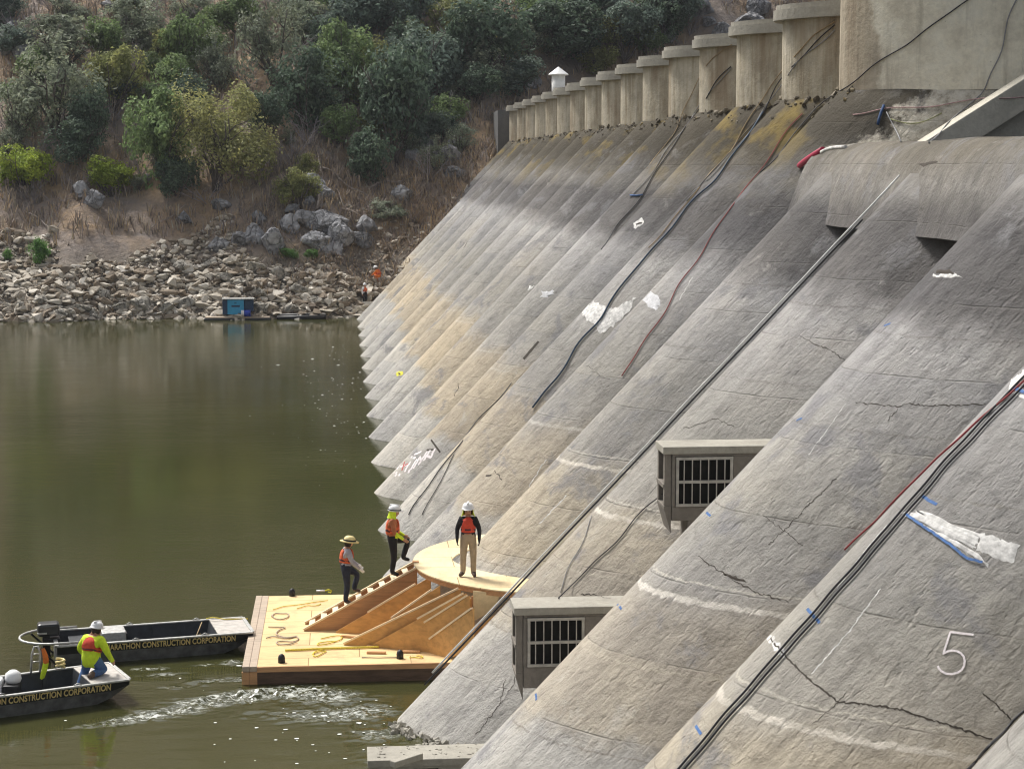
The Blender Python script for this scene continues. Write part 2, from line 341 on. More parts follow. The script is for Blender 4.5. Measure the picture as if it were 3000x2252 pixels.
M['orangeplastic'] = simple('orange_cloth', (.80, .20, .03), .6)
M['foam'] = simple('white_foam', (.72, .73, .70), .6, var=.15)
M['whitepaint'] = simple('white_painted_steel', (.80, .80, .78), .5, var=.08)
M['redtarp'] = simple('crimson_tarp', (.36, .02, .06), .6)
M['bluetarp'] = simple('blue_tarp', (.02, .06, .16), .7)

# ------------------------------------------------------------------ mesh building
class MB:
    def __init__(s): s.v = []; s.f = []; s.m = []; s.sm = []
    def add(s, vs, fs, mi=0, smooth=False):
        o = len(s.v); s.v += [Vector(v) for v in vs]
        for f in fs: s.f.append(tuple(i+o for i in f)); s.m.append(mi); s.sm.append(smooth)
        return s
    def box(s, a, b, mi=0, rot=None, piv=None):
        (x0, y0, z0), (x1, y1, z1) = a, b
        vs = [Vector((x, y, z)) for z in (z0, z1) for x, y in ((x0, y0), (x1, y0), (x1, y1), (x0, y1))]
        if rot is not None:
            pv = Vector(piv if piv else ((x0+x1)/2, (y0+y1)/2, (z0+z1)/2)); vs = [rot @ (v-pv)+pv for v in vs]
        return s.add(vs, [(3, 2, 1, 0), (4, 5, 6, 7), (0, 1, 5, 4), (1, 2, 6, 5), (2, 3, 7, 6), (3, 0, 4, 7)], mi)
    def beam(s, p, q, w, h, up=(0, 0, 1), mi=0):      # box from p to q, w across, h along up
        p, q = Vector(p), Vector(q); d = (q-p).normalized(); u = Vector(up); sd = d.cross(u).normalized(); u = sd.cross(d)
        vs = []
        for c in (p, q):
            for a, b_ in ((-1, -1), (1, -1), (1, 1), (-1, 1)): vs.append(c + sd*(a*w/2) + u*(b_*h/2))
        return s.add(vs, [(3, 2, 1, 0), (4, 5, 6, 7), (0, 1, 5, 4), (1, 2, 6, 5), (2, 3, 7, 6), (3, 0, 4, 7)], mi)
    def tube(s, pts, r, n=6, mi=0, close=False):
        pts = [Vector(p) for p in pts]; N = len(pts); o = len(s.v)
        rr = r if isinstance(r, (list, tuple)) else [r]*N
        prev = None
        for i, p in enumerate(pts):
            if close: t = pts[(i+1) % N]-pts[i-1]
            else: t = pts[min(i+1, N-1)]-pts[max(i-1, 0)]
            t = t.normalized() if t.length > 1e-9 else Vector((0, 0, 1))
            if prev is None: u = t.orthogonal().normalized()
            else:
                u = prev - t*prev.dot(t); u = u.normalized() if u.length > 1e-6 else t.orthogonal().normalized()
            prev = u; w = t.cross(u)
            for j in range(n):
                a = 2*math.pi*j/n; s.v.append(p + (u*math.cos(a)+w*math.sin(a))*rr[i])
        for i in range(N if close else N-1):
            i2 = (i+1) % N
            for j in range(n):
                s.f.append((o+i*n+j, o+i*n+(j+1) % n, o+i2*n+(j+1) % n, o+i2*n+j)); s.m.append(mi); s.sm.append(True)
        if not close:
            s.f.append(tuple(o+j for j in range(n))[::-1]); s.m.append(mi); s.sm.append(False)
            s.f.append(tuple(o+(N-1)*n+j for j in range(n))); s.m.append(mi); s.sm.append(False)
        return s
    def prism(s, poly, z0, z1, mi=0, top=None):
        n = len(poly); z0f = z0 if callable(z0) else (lambda x, y: z0); z1f = z1 if callable(z1) else (lambda x, y: z1)
        vs = [(x, y, z0f(x, y)) for x, y in poly]+[(x, y, z1f(x, y)) for x, y in poly]
        s.add(vs, [tuple(range(n))[::-1]], mi); o = len(s.v)-2*n
        s.f.append(tuple(o+n+i for i in range(n))); s.m.append(mi if top is None else top); s.sm.append(False)
        for i in range(n):
            j = (i+1) % n; s.f.append((o+i, o+j, o+n+j, o+n+i)); s.m.append(mi); s.sm.append(False)
        return s
    def lathe(s, prof, n=20, c=(0, 0, 0), mi=0, smooth=True, sx=1, sy=1):
        o = len(s.v); c = Vector(c)
        for r, z in prof:
            for j in range(n):
                a = 2*math.pi*j/n; s.v.append(c+Vector((r*math.cos(a)*sx, r*math.sin(a)*sy, z)))
        for i in range(len(prof)-1):
            for j in range(n):
                s.f.append((o+i*n+j, o+i*n+(j+1) % n, o+(i+1)*n+(j+1) % n, o+(i+1)*n+j)); s.m.append(mi); s.sm.append(smooth)
        s.f.append(tuple(o+j for j in range(n))[::-1]); s.m.append(mi); s.sm.append(False)
        k = o+(len(prof)-1)*n; s.f.append(tuple(k+j for j in range(n))); s.m.append(mi); s.sm.append(False)
        return s
    def xf(s, mtx): s.v = [mtx @ v for v in s.v]; return s
    def mesh(s, name, mats, off=Vector((0, 0, 0))):
        me = bpy.data.meshes.new(name); me.from_pydata([tuple(v-off) for v in s.v], [], s.f)
        for m in (mats if isinstance(mats, (list, tuple)) else [mats]): me.materials.append(m)
        me.polygons.foreach_set('material_index', s.m); me.polygons.foreach_set('use_smooth', s.sm); me.update()
        return me
    def build(s, name, mats, parent=None, bevel=0, recalc=True, local=False):
        off = Vector((0, 0, 0)) if local else wloc(parent) if parent is not None else None
        if off is None:
            n = len(s.v); off = Vector((sum(v.x for v in s.v)/n, sum(v.y for v in s.v)/n, min(v.z for v in s.v)))
        me = s.mesh(name, mats, off)
        if recalc:
            bm = bmesh.new(); bm.from_mesh(me); bmesh.ops.recalc_face_normals(bm, faces=bm.faces); bm.to_mesh(me); bm.free()
        o = bpy.data.objects.new(name, me); C.objects.link(o)
        if parent is not None: o.parent = parent
        else: o.location = off
        if bevel:
            md = o.modifiers.new('edge', 'BEVEL'); md.width = bevel; md.segments = 2; md.limit_method = 'ANGLE'
        return o
def wloc(o):
    v = Vector((0, 0, 0))
    while o is not None: v = v + Vector(o.location); o = o.parent
    return v
def tag(o, label=None, cat=None, group=None, kind=None):
    if label: o['label'] = label
    if cat: o['category'] = cat
    if group: o['group'] = group
    if kind: o['kind'] = kind
    return o
def thing(name, label, cat, loc=(0, 0, 0), group=None):
    o = bpy.data.objects.new(name, None); o.empty_display_size = .2; C.objects.link(o); o.location = loc
    return tag(o, label, cat, group)

# ------------------------------------------------------------------ the dam
dam = thing('arch_dam', 'grey concrete dam of sloping barrel arches with a scalloped beige parapet', 'dam', (8, 60, 0))
def barrel_mesh(ztop, zbot=-3.5, nu=40, nz=26, thick=.5, back=True):
    amax = math.asin(L/2/RB); mb = MB(); vs = []
    def surf(off):
        rows = []
        for i in range(nz+1):
            z = zbot+(ztop-zbot)*i/nz; row = []
            for j in range(nu+1):
                a = -amax+2*amax*j/nu
                row.append(Vector((XT+z/TAN+ox(a)+off, RB*math.sin(a), z)))
            rows.append(row)
        return rows
    for off, sm in ((0, True), (thick, True)):
        rows = surf(off); o = len(mb.v)
        for r_ in rows: mb.v += r_
        w = nu+1
        for i in range(nz):
            for j in range(nu):
                f = (o+i*w+j, o+i*w+j+1, o+(i+1)*w+j+1, o+(i+1)*w+j)
                mb.f.append(f); mb.m.append(0); mb.sm.append(sm)
    w = nu+1; n1 = w*(nz+1)
    for j in range(nu):
        for o in (nz*w,):
            mb.f.append((o+j, o+j+1, n1+o+j+1, n1+o+j)); mb.m.append(0); mb.sm.append(False)
    for i in range(nz):
        for j in (0, nu):
            mb.f.append((i*w+j, (i+1)*w+j, n1+(i+1)*w+j, n1+i*w+j)); mb.m.append(0); mb.sm.append(False)
    return mb
barrels = {}
me_hi = barrel_mesh(ZB); me_lo = barrel_mesh(12.0)
proto = {}
for key, mb in (('hi', me_hi), ('lo', me_lo)):
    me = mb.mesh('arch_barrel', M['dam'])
    bm = bmesh.new(); bm.from_mesh(me); bmesh.ops.recalc_face_normals(bm, faces=bm.faces); bm.to_mesh(me); bm.free()
    proto[key] = me
for k in range(-4, 20):
    o = bpy.data.objects.new('arch_barrel', proto['lo' if k <= 1 else 'hi']); C.objects.link(o)
    o.parent = dam; o.location = Vector((-.2 if k in (-1, -2) else 0, kY(k), 0))-Vector(dam.location); barrels[k] = o
# upper vertical walls, each with its coping
def wall_arc(k0, rad, x_add, z0, z1, xback, half=L/2, n=36):
    am = math.asin(min(1, half/RB)); poly = []
    for j in range(n+1):
        a = -am+2*am*j/n; poly.append((XW+x_add+.95*ox(a), RB*math.sin(a)))
    poly += [(xback, half), (xback, -half)]
    return poly
wmb = MB().prism(wall_arc(0, 4.0, .06, 0, 0, XW+6.2), ZB-.06, ZTOP-.5)
for f in range(len(wmb.sm)-2): wmb.sm[f+0] = False
wme = wmb.mesh('parapet_wall', M['wall'])
cmb = MB().prism(wall_arc(0, 4.25, -.26, 0, 0, XW+6.6, half=L/2-.01), ZTOP-.5, ZTOP-.16).prism(wall_arc(0, 4.18, -.17, 0, 0, XW+6.55, half=L/2-.03), ZTOP-.162, ZTOP)
cme = cmb.mesh('coping', M['cap'])
for me in (wme, cme):
    bm = bmesh.new(); bm.from_mesh(me); bmesh.ops.recalc_face_normals(bm, faces=bm.faces); bm.to_mesh(me); bm.free()
walls = []
for k in range(3, 18):
    o = bpy.data.objects.new('parapet_wall', wme); C.objects.link(o); o.parent = dam
    o.location = Vector((0, kY(k), 0))-Vector(dam.location); walls.append(o)
    c = bpy.data.objects.new('coping', cme); C.objects.link(c); c.parent = o
# ledge of rough concrete behind the barrel heads
ledge = MB(); lump = []
for sd in range(5):
    bm = bmesh.new(); bmesh.ops.create_icosphere(bm, subdivisions=1, radius=1.0); q = random.Random(sd+50)
    for v in bm.verts: v.co = v.co*q.uniform(.55, 1.2)
    bm.verts.ensure_lookup_table(); lump.append(([v.co.copy() for v in bm.verts], [tuple(v.index for v in f.verts) for f in bm.faces])); bm.free()
for k in range(2, 18):
    n = 20; am = math.asin(L/2/RB); pts = []
    for j in range(n+1):
        a = -am+2*am*j/n; pts.append((XW+ox(a)+.12, kY(k)+RB*math.sin(a)))
    # rough dark lumps of debris standing on each barrel head
    for q in range(110):
        a = random.uniform(-am*.97, am*.97); dn = abs(random.gauss(0, .3)); x = XW+ox(a)-dn*.8+random.uniform(0, .1); y = kY(k)+RB*math.sin(a)
        if (a > -.1 and random.random() < .5) or (k == 2 and a < -.25): continue
        s_ = random.uniform(.025, .085)*(1.3 if dn < .15 else .8); zz = (x-XT-ox(a))*TAN
        vs_, fs_ = lump[random.randrange(5)]; rot = Matrix.Rotation(random.uniform(0, 6.3), 3, Vector((random.random(), random.random(), random.random())).normalized())
        ledge.add([rot @ Vector((v.x*s_*1.2, v.y*s_*1.8, v.z*s_))+Vector((x, y, zz)) for v in vs_], fs_)
M['debris'] = island_mat('ledge_debris', [(0, (.07, .06, .045)), (.4, (.15, .13, .10)), (.75, (.27, .24, .19)), (1, (.20, .15, .06))])
tag(ledge.build('broken_ledge', M['debris'], dam), kind='stuff')
lsl = MB(); am_ = math.asin(L/2/RB)
lsl.prism([(XW+ox(-am_+2*am_*j/24)+.03, RB*math.sin(-am_+2*am_*j/24)) for j in range(25)]+[(XW+5, L/2), (XW+5, -L/2)], ZB-.35, ZB-.012)
lme = lsl.mesh('head_slab', M['dam'])
bm = bmesh.new(); bm.from_mesh(lme); bmesh.ops.recalc_face_normals(bm, faces=bm.faces); bm.to_mesh(lme); bm.free()
for k in range(2, 18):
    o = bpy.data.objects.new('head_slab', lme); C.objects.link(o); o.parent = dam; o.location = Vector((0, kY(k), 0))-Vector(dam.location)
# spillway crest: one extruded lip, upright face between the barrels, rounded over to a flat top
prof = [(13.0, 10.74), (12.02, 10.70), (12.40, 11.78)]
for i in range(1, 9):
    a = i/8; q = 1-a; prof.append((12.40*q*q+2*12.66*q*a+13.3*a*a, 11.78*q*q+2*12.62*q*a+12.74*a*a))
prof += [(14.6, 12.74), (14.6, 12.2), (13.5, 11.7)]
cr = MB(); ys = [10+i*(YSP-.15-10)/48 for i in range(49)]; npf = len(prof)
for y in ys:
    for (x, z) in prof: cr.v.append(Vector((x+.03*(noise.noise(Vector((x, y*.5, z)))), y, z+.035*noise.noise(Vector((y*.35, 3, x))))))
for i in range(len(ys)-1):
    for j in range(npf):
        j2 = (j+1) % npf
        cr.f.append((i*npf+j, i*npf+j2, (i+1)*npf+j2, (i+1)*npf+j)); cr.m.append(0); cr.sm.append(3 <= j <= 10)
cr.f.append(tuple(range(npf))[::-1]); cr.m.append(0); cr.sm.append(False)
cr.f.append(tuple((len(ys)-1)*npf+j for j in range(npf))); cr.m.append(0); cr.sm.append(False)
cr.build('spillway_crest', M['dam'], dam)
# drip gap: short drain posts below the upright panels
for k in (-3, -2, -1):
    yv = kY(k)+L/2-1.6
    MB().box((12.1, yv-.14, 10.0), (12.34, yv+.14, 10.69)).build('drain_post', M['crest'], dam)
# end wall of the parapet dam, facing the spillway
ew = MB().prism([(XW+.95*ox(math.asin(L/2/RB))+.03, kY(2)-L/2-.015), (36, kY(2)-L/2-.015), (36, YSP+1.4), (XW+.95*ox(math.asin(L/2/RB))+.06, YSP+1.4)], 9.0, 24.0)
endw = ew.build('end_wall', M['pier'], dam)
hw = MB().prism(wall_arc(0, 4.0, .06, 0, 0, XW+6.2), ZB-.06, 24)
for v in hw.v: v.y += kY(2)
hw.build('upper_pier', M['pier'], dam)
# sloping strut against the end wall
p0 = pY(2640, 440, YSP-.2); p1 = pY(3130, 130, YSP-.2); dd = (p1-p0).normalized(); nn = Vector((-dd.z, 0, dd.x))
st = MB().beam(p0-nn*.42-Vector((0, .25, 0)), p1-nn*.42-Vector((0, .25, 0)), .82, .74, up=nn)
st.build('sloping_strut', M['shot'], dam, bevel=.03)
st = MB().beam(p0-nn*1.25-Vector((0, .12, 0))+dd*.3, p1-nn*1.25-Vector((0, .12, 0)), .56, .9, up=nn)
st.build('strut_base', M['cap'], dam)
# far abutment
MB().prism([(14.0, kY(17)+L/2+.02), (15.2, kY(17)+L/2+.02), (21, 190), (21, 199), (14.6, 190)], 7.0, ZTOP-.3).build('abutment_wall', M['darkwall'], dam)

# stepped intake boxes in the first valley
def intake(x0, ztop, drop, head, parts=True, mats=None):
    yn, yf = 36.35, 37.25
    mb = MB(); x1 = x0+4.2
    mb.box((x0-.02, yn-.03, ztop-.15), (x1, yf, ztop), 1)                       # top slab, dust and its stronger light put into paler concrete
    mb.box((x0+.16, yn+.14, ztop-head-.3), (x1, yf-.02, ztop-.151)); mb.box((x0+.50, yn+.141, ztop-drop), (x1-.002, yf-.05, ztop-head-.301))            # core
    mb.box((x0+.17, yn, ztop-.205), (x1-.01, yn+.139, ztop-.152))            # face band
    mb.box((x0+.17, yn+.01, ztop-max(1.3, head+.3)), (x1-.01, yn+.138, ztop-1.22)); mb.box((x0+.50, yn+.03, ztop-drop), (x1-.012, yn+.1405, ztop-max(1.3, head+.3)-.001))       # face below the grille
    mb.box((x0+1.40, yn+.002, ztop-1.219), (x1-.01, yn+.139, ztop-.206))    # face right of the grille
    mb.box((x0+.165, yn, ztop-1.219), (x0+.24, yn+.139, ztop-.206))          # post
    mb.box((x0, yn+.05, ztop-.85), (x0+.16, yf-.04, ztop-.76))              # ledge between the upstream openings
    mb.box((x0+.02, yn+.03, ztop-head), (x0+.159, yn+.18, ztop-.152))       # corner post
    mb.box((x0+.02, yf-.16, ztop-head), (x0+.159, yf-.03, ztop-.152))
    mb.prism([(x0+.012, yn+.02), (x0+.158, yn+.02), (x0+.158, yf-.04), (x0+.012, yf-.04)], lambda x, y: ztop-head-.55+(.5 if x < x0+.1 else 0), ztop-head-.0)
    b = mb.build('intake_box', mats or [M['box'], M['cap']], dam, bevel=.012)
    MB().box((x0+.148, yn+.185, ztop-head+.01), (x0+.156, yf-.165, ztop-.16)).build('recess_shade_panel', M['boxdark'], b)
    MB().box((x0+.243, yn+.125, ztop-1.217), (x0+1.397, yn+.137, ztop-.208)).build('recess_shade_panel', M['boxdark'], b)
    if parts:
        g = MB(); gx0, gx1, gz0, gz1 = x0+.245, x0+1.395, ztop-1.21, ztop-.21
        for z in (gz0+.03, (gz0+gz1)/2, gz1-.03): g.box((gx0, yn-.035, z-.028), (gx1, yn+.005, z+.028))
        for x in (gx0+.03, gx1-.03): g.box((x-.028, yn-.03, gz0+.059), (x+.028, yn+.004, gz1-.059))
        for i in range(1, 7):
            x = gx0+(gx1-gx0)*i/7; g.box((x-.010, yn-.022, gz0+.058), (x+.010, yn-.0, gz1-.058))
        g.build('grille', M['bar'], b)
    return b
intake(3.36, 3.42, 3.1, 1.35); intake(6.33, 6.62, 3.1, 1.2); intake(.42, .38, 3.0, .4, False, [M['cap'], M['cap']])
# broken concrete at the foot of the nearest barrel
ft = MB()
for i in range(260):
    t = random.random(); a = -0.9*t-.02; y = kY(0)+RB*math.sin(a)-random.uniform(0, .5); x = XT+ox(a)+random.uniform(-.22, .5)
    s_ = random.uniform(.02, .085)
    vs_, fs_ = lump[i % 5]; rot = Matrix.Rotation(random.uniform(0, 6), 3, Vector((random.random(), random.random(), 1)).normalized())
    ft.add([rot @ Vector((v.x*s_*1.6, v.y*s_*1.6, v.z*s_*.7))+Vector((x, y, random.uniform(-.05, .06))) for v in vs_], fs_)
for i in range(45):
    s_ = random.uniform(.01, .03); vs_, fs_ = lump[i % 5]; x, y = .6+2.6*random.random()**1.3, random.uniform(36.4, 37.2)
    ft.add([Vector((v.x*s_*1.6, v.y*s_*1.6, v.z*s_*.7))+Vector((x, y, .385)) for v in vs_], fs_)
tag(ft.build('broken_footing', M['cap'], dam), kind='stuff')

bpy.context.view_layer.update()
def bvh_of(objs):
    vs, fs = [], []
    for o in objs:
        o_ = len(vs); mw = o.matrix_world
        vs += [mw @ v.co for v in o.data.vertices]; fs += [tuple(i+o_ for i in p.vertices) for p in o.data.polygons]
    return BVHTree.FromPolygons(vs, fs)
dam_meshes = [o for o in S.objects if o.type == 'MESH' and o.name.split('.')[0] not in ('broken_ledge', 'broken_footing', 'grille', 'recess_shade_panel', 'drain_post')]
DB = bvh_of(dam_meshes)
def hit(x, y):
    d = ray(x, y); h = DB.ray_cast(CO, d)
    if h[0] is None: return None
    n = h[1]
    if n.dot(d) > 0: n = -n
    return h[0], n
def dens(pts, step=9.0):
    out = []
    for (a, b) in zip(pts[:-1], pts[1:]):
        n = max(1, int(math.hypot(b[0]-a[0], b[1]-a[1])/step))
        for i in range(n): out.append((a[0]+(b[0]-a[0])*i/n, a[1]+(b[1]-a[1])*i/n))
    return out+[pts[-1]]
def lay(pts, off, step=9.0, jit=0):
    P = []
    for x, y in dens(pts, step):
        h = hit(x+random.uniform(-jit, jit), y+random.uniform(-jit, jit))
        if h: P.append((h[0]+h[1]*off, h[1]))
    return P
def biggest(mb):                            # one mark is one connected piece
    par = list(range(len(mb.v)))
    def fd(i):
        while par[i] != i: par[i] = par[par[i]]; i = par[i]
        return i
    for f in mb.f:
        for i in f[1:]: par[fd(i)] = fd(f[0])
    cnt = {}
    for f in mb.f: cnt[fd(f[0])] = cnt.get(fd(f[0]), 0)+1
    if cnt:
        top = max(cnt, key=cnt.get); keep = [f for f in mb.f if fd(f[0]) == top]
        ids = sorted({i for f in keep for i in f}); mp = {i: n for n, i in enumerate(ids)}
        mb.v = [mb.v[i] for i in ids]; mb.f = [tuple(mp[i] for i in f) for f in keep]; mb.m = [0]*len(keep); mb.sm = [True]*len(keep)
    return mb
def stroke(name, pts, w, m, off=.006, jit=0, step=7, parent=None, wj=.0):
    P = lay(pts, off, step, jit)
    if len(P) < 2: return
    mb = MB()
    for i, (p, n) in enumerate(P):
        t = (P[min(i+1, len(P)-1)][0]-P[max(i-1, 0)][0]).normalized(); s_ = t.cross(n).normalized()
        ww = w*(1+random.uniform(-wj, wj))/2
        mb.v += [p-s_*ww, p+s_*ww]
    for i in range(len(P)-1):
        if (P[i+1][0]-P[i][0]).length < 1.2:
            mb.f.append((2*i, 2*i+1, 2*i+3, 2*i+2)); mb.m.append(0); mb.sm.append(True)
    return biggest(mb).build(name, m, parent or dam, recalc=False) if mb.f else None
def patch(name, quad, m, off=.008, nx=14, ny=6, jit=2.5, parent=None):
    (a, b, c, d) = quad; mb = MB(); ok = {}
    for i in range(ny+1):
        for j in range(nx+1):
            u, v = j/nx, i/ny
            x = (a[0]*(1-u)+b[0]*u)*(1-v)+(d[0]*(1-u)+c[0]*u)*v; y = (a[1]*(1-u)+b[1]*u)*(1-v)+(d[1]*(1-u)+c[1]*u)*v
            if i in (0, ny) or j in (0, nx): x += random.uniform(-jit, jit)*2; y += random.uniform(-jit, jit)*2
            h = hit(x, y)
            if h:
                edge = i in (0, ny) or j in (0, nx)
                ok[(i, j)] = len(mb.v); mb.v.append(h[0]+h[1]*(off*.4 if edge else off*random.uniform(.9, 1.9)))
    for i in range(ny):
        for j in range(nx):
            q = [(i, j), (i, j+1), (i+1, j+1), (i+1, j)]
            if all(x in ok for x in q):
                f = tuple(ok[x] for x in q)
                if max((mb.v[f[0]]-mb.v[f[2]]).length, (mb.v[f[1]]-mb.v[f[3]]).length) < 1.0:
                    mb.f.append(f); mb.m.append(0); mb.sm.append(True)
    return biggest(mb).build(name, m, parent or dam, recalc=False) if mb.f else None
def rope(name, pts, r, m, label, group='ropes and hoses lying on the dam', cat='rope', off=None, step=14, free=None):
    if free: P = free
    else:
        am, ph = (1.2 if 'twin' in label else 4.0), len(label)
        pts = [(x+am*math.sin(i*.62+ph), y+am*math.sin(i*.41+ph*.7)) if 0 < i else (x, y) for i, (x, y) in enumerate(dens(pts, 16))]
        P = [p for p, n in lay(pts, off if off is not None else r+.012, step)]
    if len(P) < 2: return
    Q = [P[0]]
    for p in P[1:]:
        if (p-Q[-1]).length > .02: Q.append(p)
    # keep the slack natural: smooth lightly
    for it in range(2): Q = [Q[0]]+[(Q[i-1]+Q[i]*2+Q[i+1])/4 for i in range(1, len(Q)-1)]+[Q[-1]]
    o = MB().tube(Q, r*.85, 7).build(name, m); tag(o, label, cat, group); return o

# marks and repairs on the barrels (parts of the dam)
patch('mortar_patch', [(1728, 881), (1795, 905), (1765, 977), (1697, 915)], M['white'])
patch('mortar_patch', [(1795, 905), (1862, 872), (1850, 915), (1765, 977)], M['white'])
patch('mortar_patch', [(1860, 868), (1895, 838), (1938, 880), (1922, 910)], M['greywhite'])
patch('mortar_patch', [(1588, 852), (1622, 852), (1618, 868), (1584, 872)], M['greywhite'], nx=6)
patch('mortar_patch', [(1555, 838), (1566, 836), (1562, 848), (1548, 848)], M['white'], nx=4, ny=3)
patch('mortar_patch', [(2640, 1500), (2700, 1497), (2880, 1570), (2850, 1608)], M['white'])
patch('mortar_patch', [(2640, 1504), (2850, 1608), (2900, 1662), (2720, 1550)], M['white'])
patch('mortar_patch', [(2875, 1558), (2986, 1598), (2965, 1650), (2860, 1612)], M['white'])
patch('mortar_patch', [(2965, 1110), (3010, 1070), (3015, 1170), (2955, 1150)], M['white'])
stroke('blue_line', [(2655, 1507), (2720, 1552), (2790, 1600), (2835, 1637), (2880, 1648)], .038, M['bluepaint'], jit=1.5, off=.03)
stroke('blue_line', [(2975, 1140), (3004, 1152)], .05, M['bluepaint'], off=.03)
for a in (((2365, 1783), (2402, 1824)), ((2700, 1452), (2745, 1478)), ((2590, 955), (2608, 948)), ((2333, 1232), (2350, 1225)), ((2038, 2125), (2055, 2150)), ((2070, 1500), (2082, 1512)), ((1810, 1770), (1822, 1785)), ((1570, 2030), (1572, 2050))):
    stroke('blue_tick', list(a), .045, M['bluepaint'], jit=1)
stroke('painted_numeral', [(2853, 1859), (2785, 1851), (2764, 1915), (2776, 1908), (2790, 1905), (2804, 1907), (2816, 1913), (2824, 1923), (2827, 1936), (2825, 1950), (2818, 1962), (2806, 1970), (2790, 1974), (2773, 1973), (2759, 1966), (2751, 1957), (2748, 1950)], .028, M['chalk'], off=.012, step=4)
for pts in ([(1163, 1375), (1178, 1352)], [(1185, 1382), (1203, 1352)], [(1172, 1368), (1197, 1362)], [(1196, 1385), (1222, 1345)], [(1212, 1372), (1230, 1338), (1235, 1352)], [(1225, 1362), (1252, 1322)], [(1240, 1350), (1262, 1318)], [(1246, 1334), (1264, 1340)], [(1262, 1340), (1275, 1312)], [(1215, 1330), (1236, 1322)], [(1205, 1338), (1218, 1342)], [(1160, 1385), (1172, 1392)], [(1150, 1378), (1160, 1392)]):
    stroke('graffiti', pts, .10, M['chalk'], jit=1.2)
for pts in ([(1178, 1378), (1186, 1352)], [(1184, 1365), (1196, 1358)]): stroke('graffiti', pts, .07, M['redpaint'], off=.009)
for pts in ([(1263, 1288), (1290, 1325)], [(1250, 1318), (1275, 1316)]): stroke('graffiti', pts, .07, M['crack'])
patch('painted_ring', [(1161, 1088), (1180, 1088), (1180, 1100), (1161, 1100)], M['yellowpaint'], nx=6, ny=5, jit=1)
patch('painted_ring', [(1167, 1092), (1174, 1092), (1174, 1097), (1167, 1097)], M['crack'], off=.02, nx=2, ny=2, jit=.4)
stroke('slot', [(1534, 1052), (1578, 1000)], .13, M['crack'], wj=.3)
for pts, w in (([(2242, 1855), (2256, 1868), (2275, 1890), (2310, 1930), (2345, 1966), (2390, 2005), (2455, 2055), (2540, 2062), (2640, 2078), (2730, 2108), (2820, 2135), (2905, 2165)], .03),
               ([(2880, 2030), (2925, 2070), (2962, 2105)], .022), ([(2045, 1628), (2080, 1655), (2125, 1680), (2160, 1705), (2215, 1735), (2310, 1762)], .022),
               ([(2350, 1500), (2300, 1550), (2250, 1597)], .018), ([(2235, 1510), (2295, 1552), (2355, 1600)], .014),
               ([(2505, 1178), (2560, 1185), (2630, 1190), (2660, 1183), (2720, 1188), (2800, 1187), (2885, 1183)], .022),
               ([(2630, 1200), (2600, 1230)], .018), ([(2340, 980), (2370, 1000), (2430, 1025), (2475, 1055)], .018),
               ([(2450, 1400), (2400, 1450), (2345, 1500)], .02), ([(2000, 1255), (2060, 1240), (2100, 1225), (2150, 1250)], .018),
               ([(2380, 2120), (2430, 2080), (2480, 2030)], .012), ([(1720, 1070), (1760, 1105), (1785, 1108)], .014),
               ([(1700, 1740), (1750, 1742), (1790, 1755)], .03), ([(1480, 1990), (1465, 2060), (1395, 2150)], .02), ([(1512, 1965), (1505, 2005), (1465, 2062)], .02),
               ([(1450, 1380), (1470, 1405)], .04), ([(1425, 1395), (1440, 1390)], .10), ([(1345, 1120), (1340, 1140), (1330, 1160)], .05), ([(1352, 710), (1372, 722)], .10), ([(1360, 725), (1370, 708)], .08)):
    stroke('crack', pts, w*.72, M['crack'], jit=3.0, off=.004, wj=.6, step=6)
for pts, w in (([(2250, 1865), (2275, 1890), (2300, 1925)], .10), ([(2600, 1535), (2545, 1600), (2440, 1740)], .015), ([(2580, 1725), (2490, 1845), (2378, 1975)], .02), ([(2030, 810), (1990, 880)], .03), ([(2480, 1180), (2370, 1330)], .014), ([(1600, 1345), (1550, 1425)], .03), ([(1660, 1450), (1580, 1535)], .03)):
    stroke('lime_streak', pts, w, M['white'], jit=2, off=.003, wj=.6)
patch('spall', [(2742, 792), (2780, 790), (2800, 800), (2750, 802)], M['crack'], nx=6, ny=3, jit=2)
patch('spall_rim', [(2732, 804), (2800, 803), (2822, 812), (2735, 814)], M['white'], nx=8, ny=2, jit=2)
patch('spall', [(2125, 1680), (2160, 1690), (2185, 1705), (2120, 1684)], M['crack'], nx=6, ny=3, jit=2)
patch('spall', [(1852, 655), (1880, 640), (1885, 655), (1862, 672)], M['white'], nx=5, ny=3, jit=2)
patch('spall', [(1862, 655), (1880, 650), (1880, 655), (1866, 662)], M['crack'], nx=3, ny=2, jit=1, off=.02)
patch('spall', [(2690, 480), (2742, 470), (2750, 476), (2705, 490)], M['crack'], nx=5, ny=2, jit=1)

# ------------------------------------------------------------------ ropes and hoses lying on the dam
g1 = 'ropes and hoses lying on the dam'
crown = lambda k, z, off, dy: Vector((XT+z/TAN-off*SN, kY(k)+dy, z+off*.6))
rope('plastic_pipe', None, .027, M['palepipe'], 'pale plastic pipe running down the barrel beside the intake boxes', free=[crown(0, .9+i*.38, .06+.012*math.sin(i*1.3), .52+.02*math.sin(i*.9)) for i in range(30)], cat='pipe')
rope('rubber_hose', None, .026, M['krope'], 'black hose lying against the pale pipe beside the intake boxes', free=[crown(0, .7+i*.38, .055, .25+.03*math.sin(i*.8+1)) for i in range(28)], cat='hose')
rope('rubber_hose', [(1985, 2262), (2130, 2090), (2300, 1895), (2480, 1690), (2640, 1505), (2760, 1365), (2880, 1235), (3015, 1095)], 0.0202, M['krope'], 'left one of twin black hoses on the barrel numbered 5', cat='hose')
